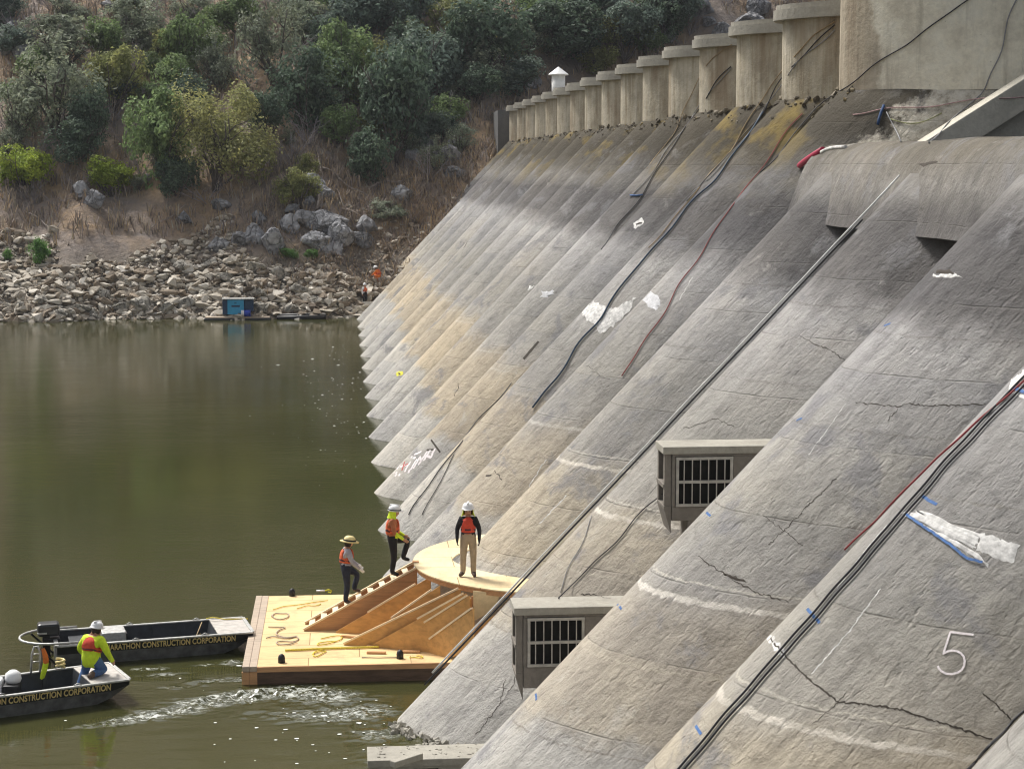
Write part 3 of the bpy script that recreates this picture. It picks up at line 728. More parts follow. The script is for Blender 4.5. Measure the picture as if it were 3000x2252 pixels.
rope('rubber_hose', [(2003, 2262), (2147, 2093), (2317, 1900), (2497, 1695), (2657, 1508), (2776, 1370), (2895, 1242), (3015, 1122)], 0.0202, M['krope'], 'right one of twin black hoses on the barrel numbered 5', cat='hose')
rope('rope', [(2475, 1612), (2530, 1560), (2600, 1495), (2680, 1415), (2760, 1335), (2850, 1255), (2940, 1175), (3015, 1110)], 0.0187, M['rrope'], 'dark red rope beside the twin hoses on the barrel numbered 5')
rope('rubber_hose', [(2840, 2262), (2900, 2190), (3015, 2070)], 0.0216, M['krope'], 'thin dark hose on the barrel at the lower right corner', cat='hose')
rope('rubber_hose', [(1562, 1196), (1579, 1175), (1640, 1095), (1690, 1022), (1746, 953), (1790, 885), (1814, 854), (1855, 800), (1900, 750), (1990, 640), (2085, 540), (2180, 420), (2240, 330)], 0.0360, M['brope'], 'thick blue-black hose crossing the white mortar patch', cat='hose')
rope('rope', [(1764, 732), (1830, 640), (1872, 583), (1905, 535), (1960, 450), (2000, 390), (2040, 330), (2100, 240), (2145, 199)], 0.0252, M['krope'], 'black rope knotted with a light blue sling high on the dam')
rope('rope', [(1199, 1508), (1262, 1415), (1340, 1310), (1438, 1193), (1500, 1120)], 0.0216, M['krope'], 'thin black line above the worker with the neon sleeve, upper of two')
rope('rope', [(1238, 1508), (1290, 1410), (1335, 1335)], 0.0158, M['krope'], 'short thin black line above the worker with the neon sleeve, lower of two')
rope('rope', [(1823, 1102), (1880, 1015), (1940, 925), (2000, 827), (2050, 750), (2136, 619), (2200, 535), (2253, 461), (2300, 400), (2348, 334)], 0.0187, M['rrope'], 'long dark red rope right of the white mortar patch')
rope('rope', [(2447, 63), (2380, 110), (2316, 180), (2280, 225), (2249, 262), (2200, 350), (2140, 440), (2060, 540), (1990, 625), (1900, 730)], 0.0202, M['tanrope'], 'tan rope hanging down the tall parapet bay, left of the black ones')
rope('rope', [(2447, 74), (2385, 128), (2322, 195), (2285, 245), (2240, 320), (2180, 400), (2100, 495), (2010, 590)], 0.0216, M['krope'], 'black rope beside the tan one on the tall parapet bay')
rope('rope', [(2447, 88), (2360, 165), (2289, 246), (2250, 300), (2215, 370), (2120, 480), (2000, 600)], 0.0202, M['grope'], 'grey rope right of the black one on the tall parapet bay')
rope('rope', [(2145, 131), (2085, 180), (2040, 235), (2015, 300), (1985, 380), (1900, 490)], 0.0180, M['tanrope'], 'tan rope hanging down the parapet bay left of the tall ones')
rope('rope', [(2145, 199), (2090, 260), (2045, 315), (2000, 384), (1930, 480), (1850, 580)], 0.0202, M['grope'], 'grey rope on the parapet bay left of the tall ones')
rope('rope', [(2850, -8), (2760, 56), (2640, 140), (2540, 212), (2434, 285), (2380, 330), (2310, 420), (2230, 510)], 0.0216, M['krope'], 'long black rope slanting across the pale end wall')  # lower stretch stands in for the shadow line along the barrel edge
rope('rope', [(2981, -8), (2955, 60), (2931, 149), (2905, 215), (2886, 271), (2820, 325), (2760, 380), (2719, 421)], 0.0216, M['grope'], 'grey rope dropping down the end wall onto the sloping strut')
rope('rope', [(2500, 338), (2600, 322), (2760, 308), (2880, 292), (3010, 280)], 0.0158, M['pinkrope'], 'faded pink rope stretched across the foot of the end wall')
rope('rope', [(2608, 350), (2640, 362), (2690, 360), (2730, 348), (2762, 332)], 0.0158, M['greenrope'], 'slack green rope hanging below the pink rope')
rope('rope', [(2598, 330), (2615, 365), (2630, 400), (2638, 420)], 0.0202, M['grope'], 'short grey-blue rope end hanging behind the spillway lip')
rope('rope', [(1939, 1446), (1905, 1480), (1840, 1548), (1750, 1643), (1640, 1752)], 0.0144, M['krope'], 'thin dark line running down left from the upper intake box')
rope('rope', [(1735, 1512), (1715, 1570), (1675, 1650), (1640, 1740)], 0.0115, M['grope'], 'thin grey line beside the pale pipe above the lower intake box')
rope('sling', [(1848, 574), (1868, 578), (1888, 572)], .035, M['bluepaint'], 'small light blue sling knotted on the black rope', cat='sling')
rope('tarp', [(2345, 488), (2370, 470), (2410, 447)], .10, M['redtarp'], 'rolled crimson tarp at the end of the spillway lip', cat='tarp', off=.05)
rope('plastic_sheet', [(2408, 449), (2430, 438), (2480, 432)], .06, M['white'], 'white plastic sheet rolled on the spillway lip beside the crimson tarp', cat='sheet', off=.03)
rope('tarp', [(2592, 312), (2578, 340), (2570, 372)], .05, M['bluetarp'], 'dark blue tarp bundled at the foot of the end wall', cat='tarp', off=.06)
A_, B_ = pz(1150, 2238, .47), pz(1232, 2212, .47)
tag(MB().beam(A_, B_, .16, .13).build('timber_post', M['cap'], bevel=.015), 'pale weathered post lying on the lowest intake slab', 'post')

# white gauge house on the crest
gp = pY(1636, 240, 139); gh = thing('gauge_house', 'small round white hut with a conical roof on the dam crest', 'hut', (gp.x, gp.y, ZTOP-.3))
MB().lathe([(.50, -.6), (.50, 1.42)], 22, (gp.x, gp.y, ZTOP)).build('wall', M['whitepaint'], gh)
MB().lathe([(.74, 1.40), (.74, 1.46), (.02, 2.0)], 24, (gp.x, gp.y, ZTOP), smooth=False).build('roof', M['whitepaint'], gh)
MB().box((gp.x-.12, gp.y-.53, ZTOP+.12), (gp.x+.12, gp.y-.48, ZTOP+.36)).build('opening', M['boxdark'], gh)  # dark block in place of the unlit inside

# ------------------------------------------------------------------ hillside
def fb(x, y, s, o=4):
    v, a, f = 0, 1, s
    for i in range(o): v += a*noise.noise(Vector((x*f, y*f, 3.1*i))); a *= .5; f *= 2.05
    return v
def shore(x): return 151.6+.9*math.sin(x*.35+.6)+.5*math.sin(x*.9)-.0025*(x+10)**2*(1 if x < -10 else 0)
def hz(x, y):
    d = y-shore(x)
    z = .62*d if d > 0 else .9*d
    am = max(0, min(1, d/10))
    z += am*(2.2*fb(x, y, .045)+.8*fb(x, y, .16)) + max(0, min(1, d/1.5))*(.28*fb(x, y, .9, 3)+.25)
    if x > 14: z -= min(10, (x-14)*.5)*max(0, min(1, (205-y)/25))
    return max(z, -2.5)
xs = [-130+i*5 for i in range(17)]+[-45+i*.8 for i in range(144)]+[70.2+i*6 for i in range(14)]
ysT = [146+i*.55 for i in range(146)]+[226.5+i*2.2 for i in range(28)]+[289+i*8 for i in range(14)]
tv = [(x, y, hz(x, y)) for y in ysT for x in xs]; nx = len(xs)
tf = [(j*nx+i, j*nx+i+1, (j+1)*nx+i+1, (j+1)*nx+i) for j in range(len(ysT)-1) for i in range(nx-1)]
me = bpy.data.meshes.new('hillside'); me.from_pydata(tv, [], tf); me.materials.append(M['soil']); me.polygons.foreach_set('use_smooth', [True]*len(tf))
hill = bpy.data.objects.new('hillside', me); C.objects.link(hill); tag(hill, kind='structure')
def onhill(x, y):
    d = ray(x, y); t = 150.0
    p = CO+d*t
    while t < 420:
        p = CO+d*t
        if p.z < hz(p.x, p.y):
            a, b = t-.6, t
            for i in range(8):
                m_ = (a+b)/2; q = CO+d*m_
                if q.z < hz(q.x, q.y): b = m_
                else: a = m_
            p = CO+d*b; return Vector((p.x, p.y, hz(p.x, p.y)))
        t += .6
    return None

# rock meshes
def rock_mesh(seed, sub=2, flat=.75):
    rnd = random.Random(seed); bm = bmesh.new(); bmesh.ops.create_icosphere(bm, subdivisions=sub, radius=.5)
    o = Vector((rnd.uniform(0, 99), rnd.uniform(0, 99), rnd.uniform(0, 99)))
    pl = [(Vector((rnd.uniform(-1, 1), rnd.uniform(-1, 1), rnd.uniform(-1, 1))).normalized(), rnd.uniform(.22, .42)) for i in range(13)]
    for v in bm.verts:
        c = v.co.copy()
        for n, d in pl:
            e = c.dot(n)-d
            if e > 0: c -= n*e
        c *= 1+.20*noise.noise(c*2.2+o)-.22*abs(noise.noise(c*4.5+o))
        v.co = Vector((c.x*1.25, c.y, c.z*flat))
    me = bpy.data.meshes.new('rock'); bm.to_mesh(me); bm.free(); me.materials.append(M['rock']); return me
rocks = [rock_mesh(i, 4, random.uniform(.6, .95)) for i in range(9)]

# loose rubble on the bare draw-down strip
rub = MB(); rr = random.Random(3)
ico = []
for sd in range(10):
    bm = bmesh.new(); q = random.Random(sd)
    for i in range(11):
        u = Vector((q.gauss(0, 1), q.gauss(0, 1), q.gauss(0, 1))).normalized(); bm.verts.new(Vector((u.x*q.uniform(.4, .62), u.y*q.uniform(.4, .6), u.z*q.uniform(.35, .6))))
    bmesh.ops.convex_hull(bm, input=bm.verts); loose = [v for v in bm.verts if not v.link_faces]; bmesh.ops.delete(bm, geom=loose, context='VERTS')
    bmesh.ops.recalc_face_normals(bm, faces=bm.faces); bm.verts.index_update(); bm.verts.ensure_lookup_table()
    ico.append(([v.co.copy() for v in bm.verts], [tuple(v.index for v in f.verts) for f in bm.faces])); bm.free()
for i in range(14000):
    x = rr.uniform(-36, 11); d = rr.random()**1.3*(12.0+1.5*max(0, min(1, (x+22)/12)))-.4
    y = shore(x)+d
    if x > 2 and y < 152+x*.2: continue
    dens_ = fb(x, y, .12, 2)
    if x > -7 and d > 6.5-.35*(x+7) and rr.random() < .8: continue
    if d > 6 and dens_ < (d-6)*.07-.2: continue
    s_ = rr.choice((.12, .16, .2, .25, .3, .35, .45, .7))*rr.uniform(.7, 1.3)*(1.25 if d < 5 else 1)
    vs, fs = ico[rr.randrange(10)]
    rot = Matrix.Rotation(rr.uniform(0, 6.3), 3, 'Z') @ Matrix.Rotation(rr.uniform(-.9, .9), 3, 'X')
    sc = Vector((rr.uniform(.7, 2.0), rr.uniform(.6, 1.2), rr.uniform(.4, .9)))*s_
    z = hz(x, y)+s_*.22
    rub.add([rot @ Vector((v.x*sc.x, v.y*sc.y, v.z*sc.z))+Vector((x, y, z)) for v in vs], fs)
o = rub.build('shore_rubble', M['rubble'], recalc=False); tag(o, 'loose pale rubble covering the bare strip above the waterline', 'rubble', kind='stuff')
# low dry brush and grass on the slope
br = MB()
for i in range(26000):
    x = rr.uniform(-42, 66); y = shore(x)+rr.uniform(9, 95)
    if fb(x+40, y, .10, 3) < -.15 and rr.random() < .75: continue
    z = hz(x, y); h = rr.uniform(.3, 1.15); w = h*rr.uniform(.5, 1.0)
    nb = 5
    for k in range(nb):
        a = rr.uniform(0, 6.3); lean = rr.uniform(.1, .8)*h; ww = rr.uniform(.02, .06)
        bx, by = x+rr.uniform(-.3, .3)*w, y+rr.uniform(-.3, .3)*w
        t = Vector((bx+math.cos(a)*lean, by+math.sin(a)*lean, z+h)); sd = Vector((-math.sin(a), math.cos(a), 0))*ww
        br.add([Vector((bx, by, z-.05))-sd, Vector((bx, by, z-.05))+sd, t+sd*.6, t-sd*.6], [(0, 1, 2, 3)])
for i in range(4200):
    x = rr.uniform(-9, 14); y = shore(x)+rr.uniform(2.5, 22)
    if rr.random() > (x+9)/12+.1: continue
    z = hz(x, y); h = rr.uniform(.3, .9)
    for k in range(4):
        a = rr.uniform(0, 6.3); lean = rr.uniform(.4, 1.3)*h; ww = rr.uniform(.02, .045); bx, by = x+rr.uniform(-.3, .3), y+rr.uniform(-.3, .3)
        t = Vector((bx+math.cos(a)*lean, by+math.sin(a)*lean, z+h*rr.uniform(.4, 1))); sd = Vector((-math.sin(a), math.cos(a), 0))*ww
        br.add([Vector((bx, by, z-.05))-sd, Vector((bx, by, z-.05))+sd, t+sd*.6, t-sd*.6], [(0, 1, 2, 3)])
o = br.build('dry_brush', M['brush'], recalc=False); tag(o, 'low brown brush and dry grass covering the hillside', 'brush', kind='stuff')

# shrubs: crown of leaf-sized faces on lobes, trunk of bent limbs
def crown_mesh(seed, n=2600, leaf=.062, open_=.0, lobes=11):
    r = random.Random(seed); mb = MB(); L_ = []
    for i in range(lobes):
        a = r.uniform(0, 6.28); q = r.uniform(.05, .72); L_.append((Vector((math.cos(a)*q*.62, math.sin(a)*q*.62, r.uniform(-.22, .62)*(1-q*.55))), r.uniform(.20, .36)))
    for i in range(n):
        c, rad = L_[r.randrange(lobes)]
        u = Vector((r.gauss(0, 1), r.gauss(0, 1), r.gauss(0, 1)*.85+.15)).normalized()
        p = c+u*rad*(r.uniform(.62, 1.05) if r.random() < .8 else r.uniform(.2, 1.25))
        if noise.noise(p*4+Vector((seed*7, 0, 0))) < -.16+open_: continue
        p = p*(1+.34*noise.noise(p*2.1+Vector((0, seed*3.3, 0))))
        s_ = leaf*r.uniform(.55, 1.35)
        nrm = (u+Vector((r.uniform(-.8, .8), r.uniform(-.8, .8), r.uniform(-.3, .9)))).normalized()
        t = nrm.orthogonal().normalized(); t = Matrix.Rotation(r.uniform(0, 6.28), 3, nrm) @ t; b = nrm.cross(t)
        bend = nrm*s_*.25
        mb.add([p-t*s_, p-b*s_*.5+bend, p+t*s_, p+b*s_*.5+bend], [(0, 1, 2, 3)])
    return mb.mesh('crown', M['leaf'])
def limb_mesh(seed, n=7, spread=.62, twigs=2, rad=.022, bare=False):
    r = random.Random(seed+100); mb = MB()
    for i in range(n):
        a = r.uniform(0, 6.28); h = r.uniform(.35, .8); sp = spread*r.uniform(.4, 1)
        pts = []
        for j in range(6):
            t = j/5; pts.append(Vector((math.cos(a)*sp*t**1.2+r.uniform(-.035, .035), math.sin(a)*sp*t**1.2+r.uniform(-.035, .035), -.55+(h+.35)*t+r.uniform(-.02, .02))))
        mb.tube(pts, [rad*(1-.78*t/5) for t in range(6)], 5)
        for q in range(twigs):
            b0 = pts[r.randint(2, 4)]; a2 = a+r.uniform(-1.2, 1.2); ln = r.uniform(.18, .42)
            tp = [b0]
            for j in range(1, 4): tp.append(b0+Vector((math.cos(a2)*ln*j/3, math.sin(a2)*ln*j/3, ln*.7*j/3))+Vector((r.uniform(-.03, .03), r.uniform(-.03, .03), r.uniform(-.03, .03))))
            mb.tube(tp, [rad*.45, rad*.35, rad*.25, rad*.12], 4)
    return mb.mesh('trunk', M['bark'])
crowns = [crown_mesh(i, 6500, .042, -.03, 15) for i in range(7)]+[crown_mesh(20+i, 5200, .036, .10, 14) for i in range(4)]
fine_crown = crown_mesh(77, 15000, .021, .02, 18)
trunks = [limb_mesh(i) for i in range(5)]
snags = [limb_mesh(40+i, 9, .8, 5, .014) for i in range(4)]
COL = {'pale': (.31, .31, .13), 'lime': (.25, .31, .05), 'mid': (.165, .225, .095), 'olive': (.225, .235, .09), 'greygreen': (.215, .24, .17), 'dark': (.095, .135, .09), 'green': (.12, .235, .06), 'bluegreen': (.13, .17, .135)}
WORD = {'pale': 'pale yellow-green', 'lime': 'bright lime-green', 'mid': 'mid-green', 'olive': 'olive-green', 'greygreen': 'grey-green', 'dark': 'dark green', 'green': 'fresh green', 'bluegreen': 'dull blue-green', 'bare': 'leafless grey'}
anchors = [('the big pale yellow-green bush', 660, 410), ('the lime-green bush at the left edge', 60, 500), ('the white hut on the crest', 1636, 210), ('the far end of the parapet', 1470, 330), ('the blue machine on the raft', 690, 900), ('the grey rock outcrop', 960, 690), ('the tallest visible parapet bay', 2190, 120), ('the upper left corner', 40, 40), ('the fallen bleached branches', 1010, 540), ('the top of the hill view', 1000, 0)]
used = set()
def place_label(kind, noun, cx, cy, w):
    size = 'large' if w > 250 else 'medium' if w > 150 else 'small'
    c = sorted(anchors, key=lambda a: (a[1]-cx)**2+(a[2]-cy)**2)
    rels = []
    for a in c[:6]:
        dx, dy = cx-a[1], cy-a[2]; dist = math.hypot(dx, dy); far = 'just ' if dist < 200 else '' if dist < 420 else 'well '
        if abs(dx) > 2.2*abs(dy): rel = 'left of ' if dx < 0 else 'right of '
        elif abs(dy) > 2.2*abs(dx): rel = 'uphill of ' if dy < 0 else 'downhill of '
        else: rel = ('uphill ' if dy < 0 else 'downhill ')+('left of ' if dx < 0 else 'right of ')
        rels.append(far+rel+a[0])
    for i in range(len(rels)):
        s_ = f'{size} {WORD.get(kind, kind)} {noun} {rels[i]}'
        if s_ not in used and len(s_.split()) <= 16: used.add(s_); return s_
    for i in range(len(rels)):
        for j in range(len(rels)):
            s_ = f'{size} {WORD.get(kind, kind)} {noun} {rels[i]}, {rels[j]}'
            if i != j and s_ not in used and len(s_.split()) <= 16: used.add(s_); return s_
    return f'{size} {WORD.get(kind, kind)} {noun} crowded among others of its colour on the slope'
nshr = 0
def shrub(cx, cy, w, h, kind, label=None, seed=None):
    """cx, cy, w, h: where the bush shows in the photograph; it stands on the slope at its foot and has its real size there"""
    global nshr
    nshr += 1
    p = onhill(cx, cy+h*.42)
    if p is None: return
    d = (p-CO).dot(_F); W = w*d/FPX; H = h*d/FPX
    bare = kind == 'bare'
    t = thing('shrub' if not bare else 'leafless_shrub', label or place_label(kind, 'shrub', cx, cy, w), 'shrub', p+Vector((0, 0, H*.34)), 'shrubs on the far hillside')
    t.rotation_euler = (random.uniform(-.22, .22), random.uniform(-.22, .22), random.uniform(0, 6.28)); t.scale = (W/1.5*random.uniform(.9, 1.12), W/1.5*random.uniform(.9, 1.12), H/1.2)
    def child(name, me, col):
        o = bpy.data.objects.new(name, me); C.objects.link(o); o.parent = t; o.color = (*col, 1); return o
    v = random.uniform(.85, 1.18)
    if bare:
        child('branches', snags[nshr % 4], (.34*v, .31*v, .32*v))
    else:
        col = tuple(c*v for c in COL[kind])
        child('crown', fine_crown if seed == 99 else crowns[(seed if seed is not None else nshr) % 7] if kind not in ('greygreen',) else crowns[7+nshr % 4], col)
        child('trunk', trunks[nshr % 5], (.13, .11, .10))
    return t
shrub(660, 405, 400, 300, 'pale', 'big pale yellow-green bush in the middle of the slope', 99)
shrub(60, 500, 190, 150, 'lime', 'bright lime-green bush at the left edge of the slope')
for s_ in ((480, 420, 250, 280, 'mid'), (320, 530, 190, 110, 'lime'), (165, 290, 320, 260, 'greygreen'), (180, 140, 290, 200, 'greygreen'), (345, 245, 200, 210, 'olive'),
           (545, 150, 190, 220, 'mid'), (800, 140, 280, 270, 'greygreen'), (1000, 190, 220, 220, 'mid'), (1165, 330, 280, 320, 'dark'), (1085, 470, 190, 150, 'dark'),
           (1260, 210, 270, 230, 'bluegreen'), (1430, 130, 330, 260, 'dark'), (1640, 90, 320, 200, 'dark'), (1830, 90, 240, 190, 'bluegreen'), (1960, 60, 190, 150, 'dark'), (1060, 60, 280, 170, 'bluegreen'),
           (900, 280, 260, 230, 'dark'), (1100, 190, 200, 130, 'olive'), (700, 55, 210, 130, 'mid'), (390, 55, 240, 130, 'greygreen'), (200, 30, 200, 90, 'greygreen'), (60, 330, 200, 210, 'greygreen'),
           (300, 130, 180, 130, 'mid'), (880, 70, 200, 150, 'greygreen'), (1330, 60, 200, 140, 'olive'), (1520, 230, 220, 120, 'bluegreen'), (1760, 180, 180, 90, 'olive'), (1400, 250, 190, 130, 'dark'), (1045, 255, 170, 120, 'olive'),
           (270, 360, 180, 170, 'dark'), (230, 420, 200, 120, 'dark'), (560, 300, 180, 150, 'dark'), (780, 340, 170, 150, 'dark'), (520, 520, 170, 130, 'dark'), (1220, 380, 150, 120, 'bluegreen'), (1310, 340, 150, 110, 'mid'), (1000, 380, 150, 120, 'mid'),
           (480, 160, 130, 120, 'olive'), (640, 200, 170, 160, 'greygreen'), (1560, 30, 200, 110, 'mid'), (1180, 30, 170, 110, 'mid'), (1200, 120, 180, 140, 'dark'), (1350, 170, 200, 160, 'dark'), (1700, 30, 200, 110, 'dark'),
           (120, 740, 80, 70, 'green'), (22, 748, 40, 36, 'green'), (845, 745, 70, 36, 'green'), (915, 745, 56, 32, 'green'), (1130, 615, 150, 60, 'greygreen'), (560, 30, 180, 90, 'greygreen'), (1900, 130, 150, 90, 'mid'), (960, 130, 160, 110, 'dark')):
    shrub(*s_)
for s_ in ((380, 170, 150, 120, 'bare'), (620, 60, 180, 120, 'bare'), (480, 60, 130, 110, 'bare'), (90, 200, 130, 100, 'bare'), (900, 370, 180, 130, 'bare'), (860, 430, 150, 120, 'bare'), (280, 350, 110, 110, 'bare'), (420, 470, 110, 110, 'bare'), (330, 330, 110, 90, 'bare'), (1120, 130, 130, 90, 'bare'), (940, 60, 120, 90, 'bare'), (50, 60, 150, 100, 'bare'), (760, 470, 130, 90, 'bare'), (1260, 480, 160, 110, 'bare'), (110, 420, 130, 90, 'bare'), (600, 560, 140, 90, 'bare'), (2020, 60, 150, 100, 'bare'), (170, 590, 120, 60, 'bare')):
    shrub(*s_)
rs = random.Random(21); placed = []
kinds = ['greygreen', 'bare', 'mid', 'mid', 'greygreen', 'bluegreen', 'bare', 'bare', 'olive']
for i in range(900):
    x, y = rs.uniform(0, 2150), rs.uniform(-20, 560)
    if x > 1380 and y > 250-(x-1380)*.33: continue
    if x > 1050 and y > 500: continue
    if 900 < x < 1150 and 420 < y: continue
    w = rs.uniform(90, 220)*(1 if y < 350 else .7)
    if any(math.hypot(x-a, (y-b)*1.2) < 62 for a, b in placed): continue
    if 500 < x < 830 and 250 < y < 580: continue
    if len(placed) >= 108: break
    placed.append((x, y))
    if x < 1000 and rs.random() < .3: shrub(x, y, w*.8, w*.5, 'bare'); continue
    shrub(x, y, w, w*rs.uniform(.6, .85), kinds[rs.randrange(9)] if y < 420 else rs.choice(('bare', 'bare', 'greygreen', 'olive')))
# fallen bleached branches
def branch(pts, r, label, dz=.25):
    P = []
    for i, (x, y) in enumerate(dens(pts, 14)):
        p = onhill(x, y)
        if p is not None: P.append(p+Vector((random.uniform(-.05, .05), -.15, dz+.12*math.sin(i*.9))))
    if len(P) > 2:
        o = MB().tube(P, [r*(1-.75*i/len(P)) for i in range(len(P))], 6).build('dead_branch', M['bark']); o.color = (.36, .31, .27, 1)
        tag(o, label, 'branch', 'bleached dead branches on the slope')
branch([(930, 620), (945, 540), (930, 450), (925, 430)], .13, 'upright bleached dead branch left of the dark bushes')
branch([(945, 500), (985, 520), (1030, 560), (1090, 590), (1150, 610)], .10, 'long fallen bleached branch sloping down to the right')
branch([(985, 560), (1010, 620), (1055, 600)], .08, 'short forked bleached branch among the grey boulders')
branch([(880, 290), (910, 320), (935, 365)], .09, 'bleached branch leaning out above the fallen ones')
branch([(1080, 560), (1130, 540), (1190, 535), (1260, 530)], .09, 'bleached branch lying level beside the dark bushes')
branch([(440, 680), (500, 640), (545, 610)], .08, 'bleached stick slanting up over the rubble')
branch([(80, 630), (160, 680), (195, 640)], .07, 'bent pale stick on bare soil at the left')
branch([(1000, 620), (1060, 640), (1180, 600)], .08, 'bleached branch crossing below the fallen one')
branch([(540, 232), (600, 240), (650, 262)], .08, 'curved pale branch under a green bush high on the slope')
branch([(690, 140), (688, 180), (690, 200)], .09, 'short pale branch stub showing among high grey-green bushes')
branch([(740, 60), (760, 120), (790, 150)], .06, 'dark thin dead limb sticking up near the top of the slope')
# boulders
nb_ = [0]
def boulder(cx, cy, w, h, col=(.36, .36, .37), label=None):
    w, h = w*1.05, h*1.05
    p = onhill(cx, cy+h*.3)
    if p is None: return
    d = (p-CO).dot(_F); nb_[0] += 1
    o = bpy.data.objects.new('boulder', rocks[nb_[0] % 9]); C.objects.link(o)
    o.location = p+Vector((0, .1, h*d/FPX*.25)); o.scale = (w*d/FPX/1.05, w*d/FPX*.9, h*d/FPX/.62); o.rotation_euler = (random.uniform(-.3, .3), random.uniform(-.3, .3), random.uniform(-.5, .5)+random.choice((0, 3.1)))
    v = random.uniform(.8, 1.2); o.color = tuple(c*v for c in col)+(1,)
    tag(o, label or place_label(random.choice(('grey', 'pale grey', 'blue-grey')), 'boulder', cx, cy, w), 'boulder', 'boulders on the far bank')
for b_ in ((700, 700, 60, 50), (745, 690, 70, 60), (800, 705, 80, 75), (850, 660, 60, 50), (905, 640, 90, 60), (960, 650, 110, 70), (1010, 690, 90, 80), (1060, 700, 80, 60), (930, 700, 80, 60), (980, 730, 70, 50), (1075, 660, 70, 50), (240, 560, 60, 50), (275, 590, 60, 50), (420, 530, 50, 40), (920, 540, 70, 60), (960, 570, 60, 40), (900, 590, 50, 40), (860, 610, 50, 36), (640, 600, 60, 40), (540, 640, 50, 36), (760, 640, 50, 40), (640, 720, 60, 36), (1250, 420, 80, 70), (1300, 460, 90, 70), (1350, 430, 70, 60), (1210, 450, 60, 50), (1180, 560, 60, 50), (1330, 505, 70, 40), (30, 120, 70, 90), (60, 160, 60, 60), (20, 60, 60, 50), (1540, 255, 50, 40), (1560, 240, 46, 40), (2010, 30, 70, 50), (2080, 60, 60, 40), (2190, 60, 90, 60), (2120, 90, 80, 50), (2050, 20, 90, 60), (1880, 40, 80, 60), (1160, 20, 70, 50), (1320, 10, 80, 60), (1950, 100, 60, 50), (2230, 20, 80, 60), (260, 105, 40, 30), (330, 15, 60, 30)):
    boulder(*b_)
pal = (.46, .43, .37)
for i, b_ in enumerate(((230, 905, 60, 30), (270, 915, 70, 24), (180, 915, 50, 22), (420, 895, 70, 40), (480, 905, 60, 36), (540, 890, 60, 34), (350, 900, 60, 30), (600, 860, 50, 30), (560, 840, 50, 30), (740, 780, 60, 30), (760, 860, 50, 30), (820, 800, 60, 36), (760, 905, 60, 30), (880, 850, 60, 36), (930, 880, 50, 30), (860, 905, 56, 30), (660, 810, 60, 30), (480, 810, 50, 24), (380, 830, 50, 26), (300, 860, 50, 26), (120, 880, 50, 26), (60, 900, 50, 26), (40, 840, 50, 24), (200, 840, 44, 24), (540, 780, 60, 30), (960, 820, 50, 30), (1000, 880, 44, 26), (620, 770, 50, 24), (430, 760, 50, 24), (700, 830, 50, 26))):
    boulder(*b_, col=pal)

# ------------------------------------------------------------------ water
agp = [(pz(x, y, 0), rx, ry, s_) for x, y, rx, ry, s_ in ((300, 2122, .55, .16, .75), (400, 2104, .7, .22, .95), (500, 2084, .75, .28, 1.0), (610, 2056, .8, .34, 1.0), (730, 2034, .85, .40, 1.0), (850, 2022, .85, .45, .9), (970, 2040, .8, .55, .75), (1070, 2085, .7, .6, .65), (1120, 2150, .6, .5, .6), (1130, 2215, .5, .5, .45), (440, 1958, .5, .16, .7), (480, 1975, .5, .14, .6), (620, 1946, .5, .15, .7), (690, 1938, .35, .18, .7), (520, 2012, .6, .14, .5), (640, 1992, .7, .16, .55), (760, 1985, .7, .2, .5), (940, 2100, .9, .5, .4), (820, 2090, 1.2, .5, .25), (360, 1890, .5, .12, .35))]
def agit(x, y):
    a = 0
    for c, rx, ry, s_ in agp:
        q = ((x-c.x)/rx)**2+((y-c.y-.25*(x-c.x)*.4)/ry)**2
        if q < 9: a += s_*math.exp(-q)
    return min(1, a)
wx = [-260, -160, -100, -70, -50, -36]+[-28+i*1.0 for i in range(19)]+[-9+i*.065 for i in range(190)]+[3.4+i*1.2 for i in range(14)]
wy = [-40, 0, 20, 30]+[35.5+i*.065 for i in range(160)]+[46+i*1.5 for i in range(75)]
wv = []; ag = []
for y in wy:
    for x in wx:
        a = agit(x, y) if -9.2 < x < 3.5 and 35 < y < 46.2 else 0; z = 0
        if a > .01:
            z = a*(.10*noise.noise(Vector((x*2.6, y*3.4, 1)))+.085*noise.noise(Vector((x*5.2, y*6.5, 5)))+.05*noise.noise(Vector((x*10, y*12, 9))))
        if -9 < x < 3.3 and 35.6 < y < 45.9: z += .006*noise.noise(Vector((x*1.1, y*1.9, 3)))
        wv.append((x, y, z)); ag.append(a)
nw = len(wx); wf = [(j*nw+i, j*nw+i+1, (j+1)*nw+i+1, (j+1)*nw+i) for j in range(len(wy)-1) for i in range(nw-1)]
me = bpy.data.meshes.new('water'); me.from_pydata(wv, [], wf); me.materials.append(M['water']); me.polygons.foreach_set('use_smooth', [True]*len(wf))
at = me.attributes.new('agitation', 'FLOAT', 'POINT'); at.data.foreach_set('value', ag)
water = bpy.data.objects.new('water', me); C.objects.link(water); tag(water, kind='structure')
fl = MB(); rf = random.Random(11)
